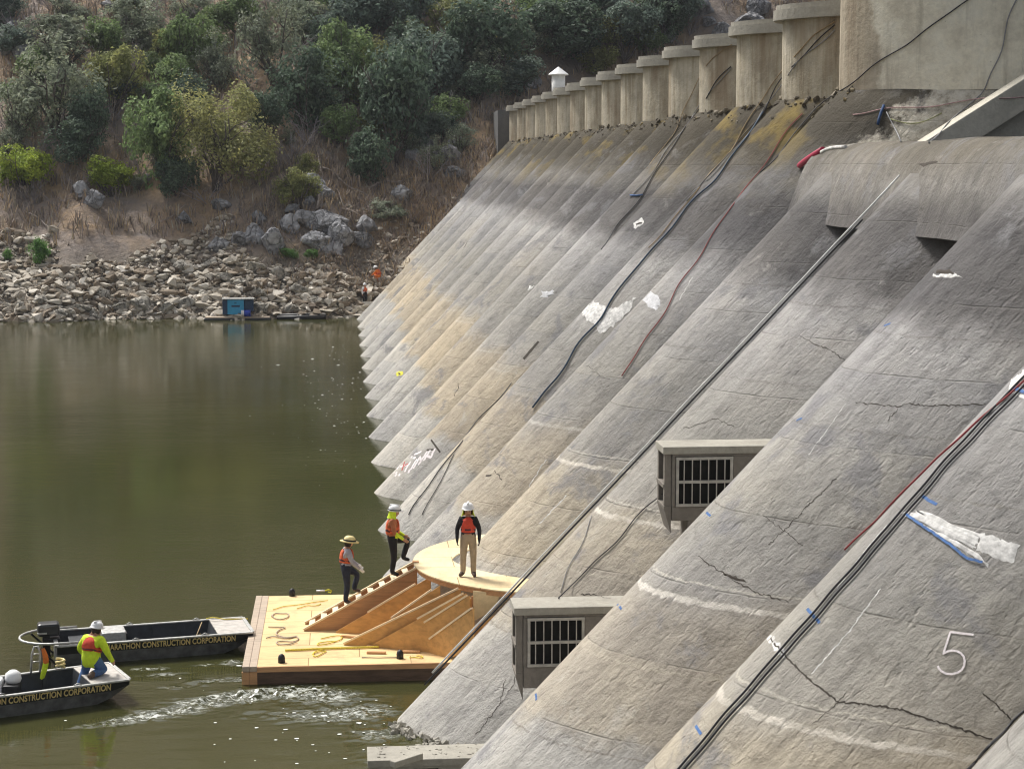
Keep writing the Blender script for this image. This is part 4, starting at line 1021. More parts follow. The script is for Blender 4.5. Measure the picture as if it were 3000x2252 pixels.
for i in range(200):
    if i < 70: x, y = rf.gauss(900, 220), rf.gauss(2090, 70)
    elif i < 220: x, y = rf.gauss(1010, 90), rf.gauss(1150, 110)
    elif i < 300: x, y = rf.gauss(620, 260), rf.gauss(2100, 60)
    else: x, y = rf.uniform(0, 1150), rf.uniform(1000, 2245)
    if y < 985: continue
    p = pz(x, y, 0)
    if p.x > 1.0 or (-2.6 < p.x and 43.3 < p.y < 51): continue
    s_ = rf.uniform(.010, .026)*(1.0 if i < 300 else .6)*(1 if p.y < 60 else p.y/75)
    if i < 140 and rf.random() < .15: s_ *= 1.8
    el = rf.uniform(1.0, 2.2); n = 7; a0 = rf.uniform(-.4, .4)
    zw = agit(p.x, p.y)*.03+.008
    ring = [Vector((p.x+s_*el*math.cos(t*6.283/n)*rf.uniform(.8, 1.2), p.y+s_*1.3*math.sin(t*6.283/n)*rf.uniform(.8, 1.2), zw)) for t in range(n)]
    fl.add(ring+[Vector((p.x, p.y, zw+s_*.3))], [(t, (t+1) % n, n) for t in range(n)])
tag(fl.build('foam_flecks', M['foam'], recalc=False), 'white foam flecks drifting on the green water', 'foam', kind='stuff')

# ------------------------------------------------------------------ timber raft with the plywood crescent
def surfX(y, z, k=1):
    q = max(-1, min(1, (y-kY(k))/RB)); return XT+z/TAN+ox(math.asin(q))
DZ = .42
raft = thing('work_raft', 'plywood-decked timber raft with sloping ribs carrying a pale crescent platform', 'raft', (-.3, 47, 0))
arcp = [(surfX(44.3+i*.25, DZ)-.18, 44.3+i*.25) for i in range(25)]
deckp = [(-2.10, 43.5), (3.1, 43.5)]+arcp+[(3.1, 50.85), (-2.10, 50.85)]
MB().prism(deckp, DZ-.03, DZ).build('deck', M['ply'], raft)
MB().box((-2.45, 43.47, DZ-.12), (-2.285, 50.88, DZ+.012)).box((-2.28, 43.48, DZ-.12), (-2.105, 50.87, DZ+.008)).build('header_beam', M['oldtimber'], raft, bevel=.008)
MB().box((-2.10, 43.46, DZ-.13), (3.1, 43.498, DZ-.002)).build('edge_board', M['fir'], raft)
MB().box((-2.10, 43.475, -.25), (3.05, 43.6, DZ-.132)).box((-2.10, 50.75, -.25), (3.05, 50.86, DZ-.04)).box((-2.40, 43.7, -.25), (-2.15, 50.8, DZ-.125)).build('float_timbers', M['wettimber'], raft)
MB().box((-2.46, 43.45, -.1), (-2.28, 43.63, DZ-.125)).box((-2.275, 43.455, -.1), (-2.10, 43.62, DZ-.125)).build('end_block', M['fir'], raft)
ZC = 2.05
outer = []
for i in range(41):
    a = R(-72+i*144/40); outer.append((5.72-3.98*math.cos(a), 47.3-3.98*math.sin(a)))
inner = [(surfX(y, ZC)-.27, y) for y in [44.35+i*.16 for i in range(39)]]
outer = [p for p in outer if p[1] < 50.9]
cres = outer[::-1]+inner[::-1]                        # front outer end ... back ... inner edge
MB().prism(outer+[p for p in inner], ZC-.03, ZC).build('crescent_platform', M['plyface'], raft)
rim = [(5.72-3.9*math.cos(R(-66+i*132/30)), 47.3-3.9*math.sin(R(-66+i*132/30)), ZC-.10) for i in range(31)]
rb = MB()
for a, b in zip(rim[:-1], rim[1:]): rb.beam(a, b, .05, .13)
rb.build('curved_joist', M['fir'], raft)
rib_px = [((894, 1827), (1212, 1650)), ((890, 1847), (1222, 1666)), ((985, 1852), (1262, 1688)), ((1045, 1885), (1290, 1714)), ((1008, 1888), (1350, 1724)), ((1190, 1890), (1384, 1750)), ((1225, 1900), (1388, 1782)), ((1262, 1906), (1452, 1800)), ((1085, 1893), (1366, 1737)), ((1140, 1892), (1376, 1744))]
ribs = []
for i, (a, b) in enumerate(rib_px):
    A = pz(*a, DZ+.004); B = pz(*b, ZC-.09 if i < 5 or i > 7 else ZC-.25 if i < 7 else ZC-.5)
    d = Vector((B.x-A.x, B.y-A.y, 0)); ln = d.length; d.normalize(); sd = Vector((-d.y, d.x, 0))*.022
    bb = Vector((B.x, B.y, DZ+.004))
    # the bottom edge sits on the deck up to the barrel notch, then rises along it
    mb = MB(); low = [A, A+d*(ln*.55), A+d*ln+Vector((0, 0, .35)), B, A+Vector((0, 0, .03))]
    vs = [p-sd for p in low]+[p+sd for p in low]; n = 5
    mb.add(vs, [tuple(range(n)), tuple(range(n, 2*n))[::-1]]+[(j, (j+1) % n, n+(j+1) % n, n+j) for j in range(n)])
    mb.build('rib', M['osb'] if i not in (0, 1) else M['fir'], raft)
    ribs.append((A, B))
    up = (B-A).cross(sd).normalized(); up = up if up.z > 0 else -up
    t0, t1 = {0: (0, 1), 1: (0, 1), 2: (.34, .84), 3: (.42, .90), 4: (0, .98), 5: (.28, .97), 6: (.22, .97), 7: (0, .01), 8: (.5, .97), 9: (.45, .97)}[i]
    o_ = Vector((0, 0, .025)); a2 = A+(B-A)*t0; b2 = A+(B-A)*t1
    MB().beam(a2+o_+up*.015, b2+o_+up*.015, .075 if i != 4 else .06, .045, up=up).build('top_rail', M['pine'], raft)
ra0, rb0 = ribs[0]; ra1, rb1 = ribs[1]
for i in range(9):
    t = .07+i*.105; p = ra0+(rb0-ra0)*t; q = ra1+(rb1-ra1)*t
    e = (rb1-ra1).normalized(); q2 = p+(q-p).normalized()*((q-p).length-.04); p2 = p+(q-p).normalized()*.04
    MB().beam(p2-Vector((0, 0, .0)), q2-Vector((0, 0, .0)), .15, .04, up=(0, 0, 1) if i % 2 else (-.3, 0, 1)).build('rung', M['pine'], raft)
pl = [pY(x, y, 44.15) for x, y in ((1386, 1730), (1468, 1738), (1442, 1790), (1388, 1818))]
MB().add(pl+[p+Vector((0, .03, 0)) for p in pl], [(0, 1, 2, 3), (7, 6, 5, 4)]+[(j, (j+1) % 4, 4+(j+1) % 4, 4+j) for j in range(4)]).build('hanging_panel', M['plyface'], raft)
MB().beam(pY(1386, 1745, 44.25), pY(1386, 1860, 44.25), .07, .07, up=(0, 1, 0)).build('post', M['fir'], raft)
q = pz(1215, 1642, ZC); MB().box((q.x-.06, q.y-.25, ZC-.09), (q.x+.10, q.y-.02, ZC+.02)).build('bracket', M['fir'], raft)
for a, b in (((1075, 1910), (1130, 1911)), ((1000, 1862), (1050, 1866)), ((1075, 1892), (1150, 1886)), ((1180, 1908), (1230, 1908))):
    A, B = pz(*a, DZ+.03), pz(*b, DZ+.03); MB().beam(A, B, .10, .05).build('cleat', M['fir'], raft)
for x, y in ((825, 1940), (1172, 1928), (856, 1745)):
    p = pz(x, y, DZ); MB().lathe([(.085, 0), (.085, .11), (.07, .17), (.035, .205), (.005, .215)], 14, p+Vector((0, 0, .002))).build('rubber_bollard', M['black'], raft)
def deckrope(pts, r, m, label, name='rope', cat='rope', z=DZ, close=False):
    P = [pz(x, y, z+r+.004+(.02 if i % 3 == 1 and r < .02 else 0)) for i, (x, y) in enumerate(dens(pts, 6))]
    for it in range(2): P = [P[0]]+[(P[i-1]+P[i]*2+P[i+1])/4 for i in range(1, len(P)-1)]+[P[-1]]
    o = MB().tube(P, r, 6).build(name, m); tag(o, label, cat, 'ropes and tools on the raft deck' if cat == 'rope' else None); return o
deckrope([(800, 1785), (830, 1775), (880, 1770), (920, 1763), (960, 1758)], .012, M['yrope'], 'thin yellow rope stretched across the back of the raft deck')
deckrope([(870, 1782), (900, 1772), (925, 1775), (940, 1768)], .012, M['yrope'], 'short yellow rope in front of the stretched one at the back of the deck')
deckrope([(796, 1805), (800, 1795), (830, 1797), (848, 1796), (845, 1808), (820, 1815), (798, 1808), (796, 1800)], .016, M['oldtimber'], 'tan rope loop nearest the back of the raft deck')
deckrope([(786, 1835), (840, 1837), (815, 1845), (805, 1857), (840, 1868), (870, 1862)], .016, M['oldtimber'], 'tan zigzag rope in the middle of the raft deck')
deckrope([(780, 1868), (800, 1862), (840, 1870), (872, 1862), (880, 1870), (860, 1880), (830, 1876), (806, 1880), (815, 1888), (850, 1886), (870, 1878)], .016, M['oldtimber'], 'tan rope coiled in a figure eight on the raft deck')
deckrope([(940, 1870), (975, 1862), (1004, 1860), (1002, 1872), (960, 1885), (925, 1890), (930, 1882), (960, 1878), (985, 1878)], .014, M['yrope'], 'tangled yellow rope behind the yellow pole')
deckrope([(915, 1915), (930, 1908), (960, 1905), (940, 1915), (925, 1925), (912, 1918), (918, 1908), (950, 1900)], .014, M['yrope'], 'knotted yellow rope in front of the yellow pole')
deckrope([(835, 1904), (900, 1901), (970, 1898), (1040, 1896), (1110, 1894)], .03, M['yrope'], 'long yellow pole lying across the raft deck', 'pole', 'pole')
deckrope([(1060, 1925), (1110, 1926), (1165, 1925)], .012, M['krope'], 'thin black cord leading to the right rubber bollard')
deckrope([(1200, 1925), (1215, 1922), (1230, 1928), (1245, 1924), (1235, 1918), (1220, 1920)], .014, M['yrope'], 'bunched yellow rope right of the right bollard')
p = pz(950, 1736, DZ); cg = thing('caulking_gun', 'white and yellow caulking gun at the back edge of the raft', 'tool', p)
MB().tube([p+Vector((-.22, 0, .06)), p+Vector((.02, 0, .06))], .03, 8).build('barrel', M['whiteplastic'], cg)
MB().tube([p+Vector((.02, 0, .06)), p+Vector((.12, 0, .09)), p+Vector((.2, 0, .05)), p+Vector((.18, 0, -.0)), p+Vector((.1, 0, .02))], .02, 6).build('handle', M['yellowpaint'], cg)

# ------------------------------------------------------------------ boats
def text_mesh(body, h, width, m, name, parent, loc, rot):
    cu = bpy.data.curves.new(name, 'FONT'); cu.body = body; cu.size = 1; cu.extrude = .02; cu.resolution_u = 3
    cu.offset = .022
    o = bpy.data.objects.new('tmp', cu); C.objects.link(o); bpy.context.view_layer.update()
    me = bpy.data.meshes.new_from_object(o.evaluated_get(bpy.context.evaluated_depsgraph_get())); bpy.data.objects.remove(o)
    xs_ = [v.co.x for v in me.vertices]; ys_ = [v.co.y for v in me.vertices]; sx = width/(max(xs_)-min(xs_)); sy = h/(max(ys_)-min(ys_)); x0, y0 = min(xs_), min(ys_)
    for v in me.vertices: v.co = ((v.co.x-x0)*sx, (v.co.y-y0)*sy, v.co.z*.25)
    me.materials.clear(); me.materials.append(m); me.name = name
    o = bpy.data.objects.new(name, me); C.objects.link(o); o.parent = parent; o.location = loc; o.rotation_euler = rot
    return o
LB, WB, ZG = 4.8, .82, .52
def boat(label, head, bowcorner):
    t = thing('work_boat', label, 'boat', (0, 0, 0), 'flat-bottomed aluminium work boats')
    mb = MB(); sts = [(0, .62, -.12), (1.5, .66, -.12), (3.3, .66, -.12), (3.9, .66, -.06), (4.4, .64, .10), (LB, .62, .33)]
    pr = lambda x, wb, zb: [(x, -WB, ZG), (x, -(WB*.72+wb*.28), max(.30, zb+.06)), (x, -wb, zb), (x, wb, zb), (x, WB*.72+wb*.28, max(.30, zb+.06)), (x, WB, ZG)]
    rows = [pr(*s_) for s_ in sts]
    for r_ in rows: mb.v += [Vector(v) for v in r_]
    for i in range(len(rows)-1):
        for j in range(5):
            mb.f.append((i*6+j, (i+1)*6+j, (i+1)*6+j+1, i*6+j+1)); mb.m.append((0, 1, 1, 1, 0)[j]); mb.sm.append(False)
    mb.f.append((0, 1, 2, 3, 4, 5)); mb.m.append(1); mb.sm.append(False)
    e = (len(rows)-1)*6; mb.f.append((e+5, e+4, e+3, e+2, e+1, e)); mb.m.append(0); mb.sm.append(False)
    mb.build('hull', [M['hullblack'], M['hullgrey']], t)
    ins = MB(); c = [(.06, -WB+.05, ZG-.004), (3.92, -WB+.05, ZG-.004), (3.92, WB-.05, ZG-.004), (.06, WB-.05, ZG-.004)]
    f_ = [(.09, -.60, .07), (3.80, -.60, .07), (3.80, .60, .07), (.09, .60, .07)]
    ins.add(c+f_, [(4, 5, 6, 7), (0, 1, 5, 4), (1, 2, 6, 5), (2, 3, 7, 6), (3, 0, 4, 7)])
    for x in (.9, 1.7, 2.5, 3.3):
        for s_ in (-1, 1): ins.beam((x, s_*.60, .08), (x, s_*.755, ZG-.02), .05, .03, up=(0, s_, 0))
    ins.build('lining', M['aludark'], t, recalc=False)
    rl = MB()
    for s_ in (-1, 1): rl.box((0, s_*WB-.045, ZG-.02), (LB, s_*WB+.045, ZG+.025))
    rl.box((LB-.04, -WB+.046, ZG-.02), (LB+.05, WB-.046, ZG+.025)); rl.box((-.05, -WB+.046, ZG-.02), (.05, WB-.046, ZG+.025))
    rl.build('gunwale', M['alu'], t, bevel=.012)
    MB().box((3.93, -WB+.047, ZG-.03), (LB-.045, WB-.047, ZG+.012)).build('bow_plate', M['bowplate'], t)
    tl = R(90+14)
    text_mesh('MARATHON CONSTRUCTION CORPORATION', .165, 3.2, M['gold'], 'lettering', t, (1.16, -(WB*.72+.66*.28)-.016, .325), (tl, 0, 0))
    for s_ in (-1, 1):
        for x in (1.9, 3.6):
            MB().tube([(x-.09, s_*WB, ZG+.03), (x, s_*WB, ZG+.075), (x+.09, s_*WB, ZG+.03)], .016, 6).build('cleat', M['alu'], t)
    a = R(head); t.rotation_euler.z = a
    off = Matrix.Rotation(a, 3, 'Z') @ Vector((LB+.03, -WB, 0)); t.location = (bowcorner[0]-off.x, bowcorner[1]-off.y, 0)
    return t
b1 = boat('empty black work boat nosed against the raft, outboard motor at its stern', 12, (-2.30, 46.42))
b2 = boat('black work boat cut by the left picture edge, worker kneeling on its bow', 23, (-4.90, 42.28))
# stern fittings of the first boat
mt = MB(); mt.box((-.42, -.20, .62), (.12, .20, .95)).build('outboard_cowling', M['hullblack'], b1, bevel=.07, local=True)
MB().box((-.30, -.10, .05), (-.12, .10, .62)).box((-.16, -.16, .40), (.12, .16, .56)).build('outboard_leg', M['black'], b1, bevel=.02, local=True)
MB().box((-.425, -.15, .70), (-.20, -.205, .74)).build('cowling_band', M['alu'], b1, local=True)
gr = [(0.5, -WB, ZG+.05)]+[(-.15-.75*math.sin(R(90*i/8)) if i <= 8 else 0, -WB*math.cos(R(180*i/16)), ZG+.05) for i in range(0, 9)]
gr = [(0.6, -WB+.02, ZG+.07), (0, -WB+.02, ZG+.07)]+[(-.85*math.sin(R(180*i/14)), -(WB-.02)*math.cos(R(180*i/14)), ZG+.07) for i in range(1, 14)]+[(0, WB-.02, ZG+.07), (.6, WB-.02, ZG+.07)]
MB().tube(gr, .032, 8).build('guard_rail', M['alu'], b1, local=True)
for s_ in (-1, 1): MB().beam((-.55, s_*.5, ZG+.05), (-.02, s_*.55, .02), .05, .05).build('brace', M['hullblack'], b1, local=True)
MB().box((.35, -.70, .08), (.75, .70, .40)).build('rear_seat', M['aludark'], b1, bevel=.02, local=True)
MB().box((1.15, .05, .08), (1.75, .72, .56)).build('console', M['alu'], b1, bevel=.03, local=True)
MB().box((1.76, .08, .12), (1.775, .5, .50)).build('console_recess', M['black'], b1, local=True)
MB().tube([(3.7, .5, .55), (3.5, .1, .30), (3.2, -.3, .25), (3.5, -.72, .56)], .014, 6).build('bow_line', M['tanrope'], b1, local=True)
MB().tube([(3.85, .72, .58), (4.0, .66, .62), (4.3, .62, .56), (4.9, .6, .53)], .018, 6).build('yellow_line', M['yrope'], b1, local=True)
# gear in the second boat
B2 = Matrix.Translation(b2.location) @ Matrix.Rotation(R(23), 4, 'Z'); b2l = lambda x, y, z: B2 @ Vector((x, y, z))
pg = b2l(2.0, .05, .08); pu = thing('motor_pump', 'white and black motor pump standing in the boat at the left edge', 'pump', pg)
MB().box((pg.x-.32, pg.y-.25, pg.z), (pg.x+.30, pg.y+.25, pg.z+.10)).build('skid', M['black'], pu)
MB().box((pg.x-.30, pg.y-.22, pg.z+.12), (pg.x+.12, pg.y+.22, pg.z+.62)).build('housing', M['whiteplastic'], pu, bevel=.06)
MB().box((pg.x-.22, pg.y-.224, pg.z+.30), (pg.x-.08, pg.y-.219, pg.z+.36)).box((pg.x-.03, pg.y-.224, pg.z+.30), (pg.x+.08, pg.y-.219, pg.z+.36)).build('grip_slot', M['black'], pu)
MB().lathe([(.16, 0), (.19, .08), (.17, .2), (.08, .27), (.01, .28)], 14, (pg.x+.34, pg.y+.12, pg.z+.50)).build('tank', M['whiteplastic'], pu)
MB().box((pg.x+.14, pg.y-.18, pg.z+.12), (pg.x+.50, pg.y+.28, pg.z+.49)).build('engine_block', M['black'], pu, bevel=.04)
MB().lathe([(.12, 0), (.12, .10), (.02, .2)], 12, (pg.x+.50, pg.y-.3, pg.z+.08)).build('funnel', M['whiteplastic'], pu)
MB().tube([b2l(1.5, -.6, .3), b2l(2.1, -.62, .40), b2l(2.6, -.55, .42), b2l(2.9, -.6, .18)], .045, 8).build('suction_hose', M['alu'], pu)
hr = [b2l(2.38, .74, ZG), b2l(2.40, .74, 1.25), b2l(2.50, .74, 1.45), b2l(2.64, .74, 1.40), b2l(2.68, .74, 1.2), b2l(2.66, .74, ZG)]
MB().tube([b2l(2.38-2.38+x, y, z) for x, y, z in ((2.94, .78, ZG), (2.98, .78, .98), (3.04, .78, 1.14), (3.12, .78, 1.14), (3.17, .78, .98), (3.15, .78, ZG))], .026, 8).tube([b2l(2.97, .78, .78), b2l(3.16, .78, .78)], .02, 6).tube([b2l(2.98, .78, .96), b2l(3.17, .78, .96)], .02, 6).xf(Matrix.Translation(-Vector(b2.location))).xf(Matrix.Rotation(-R(23), 4, 'Z')).xf(Matrix.Translation(Vector(b2.location))).build('hand_rail', M['alu'], b2)
fp = b2l(3.1, .42, .08); fg = thing('marker_flag', 'orange and yellow cloth hanging from a thin pole in the boat', 'flag', fp)
MB().tube([fp, fp+Vector((.02, 0, 1.15))], .012, 6).build('pole', M['black'], fg)
cl = MB(); n = 9
for i in range(n):
    t = i/(n-1); w = (.09+.07*math.sin(t*3.0)+.03*t)*.55; zz = fp.z+1.12-.72*t; sw = .05*math.sin(t*4)
    cl.v += [Vector((fp.x+.03+sw-w*.4, fp.y-.03-.03*math.sin(t*9), zz)), Vector((fp.x+.03+sw+w*.2, fp.y-.07, zz-.02)), Vector((fp.x+.03+sw+w, fp.y-.02+.02*math.sin(t*7), zz))]
for i in range(n-1):
    for j in range(2):
        cl.f.append((i*3+j, i*3+j+1, (i+1)*3+j+1, (i+1)*3+j)); cl.m.append(0 if i < 4 else 1); cl.sm.append(True)
cl.build('cloth', [M['orangeplastic'], M['hiviz']], fg)
rp = b2l(3.62, .76, ZG+.06)
o = MB().tube([rp+Vector((.10*math.cos(i*.9), .07*math.sin(i*.9), .012*i)) for i in range(18)], .03, 6).build('rope_coil', M['straw']); tag(o, 'cream rope coil on the far gunwale beside the kneeling worker', 'rope coil')

# far raft with the blue machine
Yr = 151.0
def fpt(x, y): return pY(x, y, Yr)
a_, b_ = fpt(600, 927), fpt(795, 930)
fr = thing('float_raft', 'low dark raft floating along the far rocky shore', 'raft', ((a_.x+b_.x)/2, Yr, 0))
MB().box((a_.x, Yr-1.1, -.15), (b_.x, Yr+1.1, .16)).build('pontoon', M['hullblack'], fr, bevel=.06)
MB().box((a_.x+.1, Yr-1.0, .162), (b_.x-.1, Yr+1.0, .24)).build('deck', M['oldtimber'], fr)
m0, m1 = fpt(653, 905), fpt(743, 872)
bmch = thing('blue_machine', 'bright blue machine cabinet standing on the far raft', 'machine', ((m0.x+m1.x)/2, Yr, .24))
MB().box((m0.x+.4, Yr-.6, .42), (m0.x+1.7, Yr+.5, m1.z-.1)).build('cabinet', M['bluemach'], bmch, bevel=.04)
MB().box((m0.x+.72, Yr-.612, 1.02), (m0.x+1.38, Yr-.602, 1.16)).box((m0.x+.95, Yr-.612, 1.30), (m0.x+1.12, Yr-.602, 1.36)).build('control_panel', M['darkblue'], bmch)
MB().box((m0.x, Yr-.5, .40), (m0.x+.39, Yr+.5, m1.z-.14)).box((m0.x+1.71, Yr-.5, .66), (m1.x, Yr+.5, m1.z-.14)).build('side_tank', M['darkblue'], bmch, bevel=.04)
MB().box((m0.x-.05, Yr-.7, m1.z-.098), (m1.x+.05, Yr+.6, m1.z-.03)).build('lid', M['alu'], bmch)
MB().box((m0.x+.3, Yr-.4, .242), (m0.x+.5, Yr+.4, .399)).box((m0.x+1.5, Yr-.4, .242), (m0.x+1.7, Yr+.4, .399)).build('foot', M['black'], bmch)
d0 = fpt(722, 912); dr = thing('fuel_drum', 'small royal blue and white drum lying beside the blue machine', 'drum', (d0.x, Yr-.5, .24))
MB().tube([(d0.x-.38, Yr-.72, .52), (d0.x-.14, Yr-.72, .52)], .26, 14).build('white_end', M['whiteplastic'], dr)
MB().tube([(d0.x-.139, Yr-.72, .52), (d0.x+.36, Yr-.72, .52)], .265, 14).build('shell', M['royal'], dr)
e0, e1 = fpt(812, 920), fpt(955, 920)
for dy, zz, lab in ((0, .10, 'black floating pipe along the far shore, nearer of two'), (.6, .22, 'black floating pipe along the far shore, farther of two')):
    o = MB().tube([(e0.x, Yr-.6+dy, zz), ((e0.x+e1.x)/2, Yr-.55+dy, zz+.03), (e1.x, Yr-.5+dy, zz)], .19, 10).build('floating_pipe', M['black']); tag(o, lab, 'pipe', 'floating pipes by the far shore')

# ------------------------------------------------------------------ people
STAND = dict(pelvis=(0, 0, .95), spine=(0, 0, 1.13), chest=(0, .005, 1.33), neck=(0, .01, 1.475), head=(0, .025, 1.60), crown=(0, .015, 1.70), nose=(0, .118, 1.585), chin=(0, .065, 1.53),
             hipL=(-.095, 0, .90), kneeL=(-.105, .02, .50), ankL=(-.11, -.02, .09), heelL=(-.11, -.06, .05), toeL=(-.135, .16, .035),
             hipR=(.095, 0, .90), kneeR=(.105, .02, .50), ankR=(.11, -.02, .09), heelR=(.11, -.06, .05), toeR=(.135, .16, .035),
             shL=(-.17, 0, 1.40), elL=(-.245, -.03, 1.13), wrL=(-.25, .06, .89), shR=(.17, 0, 1.40), elR=(.245, -.03, 1.13), wrR=(.25, .06, .89))
RAD = dict(pelvis=.13, spine=.12, chest=.135, neck=.055, head=.092, crown=.068, nose=.016, chin=.045, hip=.095, knee=.068, ank=.058, heel=.042, toe=.034, sh=.07, el=.048, wr=.034)
EDG = [('pelvis', 'spine'), ('spine', 'chest'), ('chest', 'neck'), ('neck', 'head'), ('head', 'crown'), ('head', 'chin')]
for s_ in 'LR': EDG += [('pelvis', 'hip'+s_), ('hip'+s_, 'knee'+s_), ('knee'+s_, 'ank'+s_), ('ank'+s_, 'toe'+s_), ('chest', 'sh'+s_), ('sh'+s_, 'el'+s_), ('el'+s_, 'wr'+s_)]
def skin(verts, edges, rads, root=0, sub=2):
    me = bpy.data.meshes.new('t'); me.from_pydata([tuple(v) for v in verts], edges, []); o = bpy.data.objects.new('t', me); C.objects.link(o)
    o.modifiers.new('s', 'SKIN'); o.modifiers.new('u', 'SUBSURF').levels = sub
    o.modifiers['u'].render_levels = sub
    for i, r_ in enumerate(rads): me.skin_vertices[0].data[i].radius = r_ if isinstance(r_, tuple) else (r_, r_)
    for i in range(len(verts)): me.skin_vertices[0].data[i].use_root = (i == root)
    bpy.context.view_layer.update()
    m2 = bpy.data.meshes.new_from_object(o.evaluated_get(bpy.context.evaluated_depsgraph_get())); bpy.data.objects.remove(o); bpy.data.meshes.remove(me)
    return m2
def segdist(p, a, b):
    ab = b-a; t = max(0, min(1, (p-a).dot(ab)/max(1e-9, ab.length_squared))); return (p-a-ab*t).length
def person(label, loc, facing, pose, shirt, pants, boots, vest=None, hat='white', sleeves=None, glove=None, scale=1.0, bare_arms=False, drape=None, hands=True, vest_len=1.0, bulk=1.0, untucked=False):
    """facing: world heading (degrees from +X) the chest points to"""
    J = {k: Vector(v) for k, v in STAND.items()}
    for k, v in pose.items(): J[k] = Vector(v)
    hd = J['head']-Vector(STAND['head'])
    for k in ('crown', 'nose', 'chin'):
        if k not in pose: J[k] = Vector(STAND[k])+hd
    names = [k for k in J if k != 'nose' and not k.startswith('heel')]; V = [J[k] for k in names]; ix = {k: i for i, k in enumerate(names)}
    E_ = [(ix[a], ix[b]) for a, b in EDG]
    rad = []
    for k in names:
        b = k.rstrip('LR') if k not in ('crown', 'neck', 'chin') else k
        rad.append(RAD[b]*bulk*(1.34 if b in ('pelvis', 'spine', 'chest', 'sh', 'hip') else 1.22))
    region = ['pants']*0
    for k, (a, b) in zip(range(len(EDG)), EDG): pass
    # hands: palm and five unequal, curled fingers
    for s_ in 'LR':
        w, e = J['wr'+s_], J['el'+s_]; d = (w-e).normalized(); fw = Vector((0, 1, 0)); fw = (fw-d*fw.dot(d)).normalized(); sd = d.cross(fw)
        sg = -1 if s_ == 'L' else 1
        palm = w+d*.075; V.append(palm); rad.append((.036)); pi = len(V)-1; E_.append((ix['wr'+s_], pi)); names.append('hand'+s_)
        inn = Vector((-sg, 0, 0)); inn = (inn-d*inn.dot(d)).normalized()
        for q in range(4):
            base = palm+d*.03+fw*(.028-.0187*q); l_ = (.068, .078, .072, .056)[q]
            V += [base, base+d*l_*.55+inn*.008, base+d*l_*.85+inn*.032]; n_ = len(V); rad += [.0125, .0115, .010]; names += ['hand'+s_]*3
            E_ += [(pi, n_-3), (n_-3, n_-2), (n_-2, n_-1)]
        tb = w+d*.045+fw*.032; V += [tb+fw*.012, tb+fw*.026+d*.035+inn*.014]; n_ = len(V); rad += [.014, .0115]; names += ['hand'+s_]*2
        E_ += [(pi, n_-2), (n_-2, n_-1)]
    me = skin(V, E_, rad)
    # nose, ears and eyes sockets are shaped on the head of the same surface
    hc = J['head']
    for v in me.vertices:
        c = v.co-hc
        if c.length < .16:
            if c.y > .05 and abs(c.x) < .022 and -.045 < c.z < .02: v.co.y += .022*(1-abs(c.x)/.022)
            if c.y > .05 and .02 < abs(c.x) < .05 and 0 < c.z < .035: v.co.y -= .008
            if abs(c.x) > .065 and abs(c.y) < .03 and abs(c.z) < .035: v.co.x += .012*(1 if c.x > 0 else -1)
    slots = [pants, shirt, M['skin'], boots, sleeves or shirt, glove or M['skin']]
    for m_ in slots: me.materials.append(m_)
    segs = []
    for s_ in 'LR':
        segs += [(J['hip'+s_], J['knee'+s_], 0, .10), (J['knee'+s_], J['ank'+s_]*.9+J['knee'+s_]*.1, 0, .07), (J['ank'+s_], J['toe'+s_], 3, .05),
                 (J['sh'+s_], J['el'+s_], 1, .06), (J['el'+s_], J['wr'+s_], 4 if not bare_arms else 2, .045)]
        d = (J['wr'+s_]-J['el'+s_]).normalized(); segs.append((J['wr'+s_]+d*.03, J['wr'+s_]+d*.16, 5, .05))
    segs += [(J['pelvis'], J['pelvis']+Vector((0, 0, .03)), 1 if untucked else 0, .20 if untucked else .13), (J['spine'], J['chest'], 1, .13), (J['neck']+Vector((0, 0, .03)), J['head'], 2, .07), (J['head'], J['crown'], 2, .09)]
    for p in me.polygons:
        c = p.center; p.material_index = min(segs, key=lambda s: segdist(c, s[0], s[1])-s[3]*.8)[2]; p.use_smooth = True
    t = thing('person', label, 'person', (0, 0, 0))
    def add(name, m_): o = bpy.data.objects.new(name, m_); C.objects.link(o); o.parent = t; return o
    me.name = 'body'; add('body', me)
    if vest:
        vn = ['pelvis', 'spine', 'chest', 'shL', 'shR', 'neck']; lo = J['spine']+(J['pelvis']-J['spine'])*.62*vest_len
        vv = [lo, J['spine'], J['chest'], J['chest']+(J['shL']-J['chest'])*.62, J['chest']+(J['shR']-J['chest'])*.62, J['chest']+(J['neck']-J['chest'])*.5]
        vm = skin(vv, [(0, 1), (1, 2), (2, 3), (2, 4), (2, 5)], [q_*bulk for q_ in (.215, .212, .235, .16, .16, .125)], 0)
        vm.materials.append(vest); vm.materials.append(M['vestband'])
        up = (J['chest']-J['spine']).normalized()
        for p in vm.polygons:
            p.use_smooth = True; h = (p.center-J['spine']).dot(up)
            if .02 < h < .045 or -.06 < h < -.035: p.material_index = 1
        vm.name = 'vest'; add('vest', vm)
    hdir = (J['crown']-J['neck']).normalized(); hq = Vector((0, 0, 1)).rotation_difference(hdir).to_matrix().to_4x4()
    hm = Matrix.Translation(J['head']+hdir*.065+Vector((0, -.01, 0))) @ hq
    hb = MB()
    if hat == 'straw': hb.lathe([(.225, -.012), (.23, 0), (.145, .012), (.138, .06), (.118, .105), (.075, .138), (.01, .15)], 22, sy=1.12)
    else:
        hb.lathe([(.150, -.015), (.156, 0), (.138, .004), (.134, .05), (.118, .095), (.078, .132), (.01, .146)], 22, sy=1.14)
        hb.prism([(-.11, .10), (.11, .10), (.085, .205), (0, .225), (-.085, .205)], -.014, -.002)
        hb.box((-.02, -.13, .10), (.02, .12, .152))
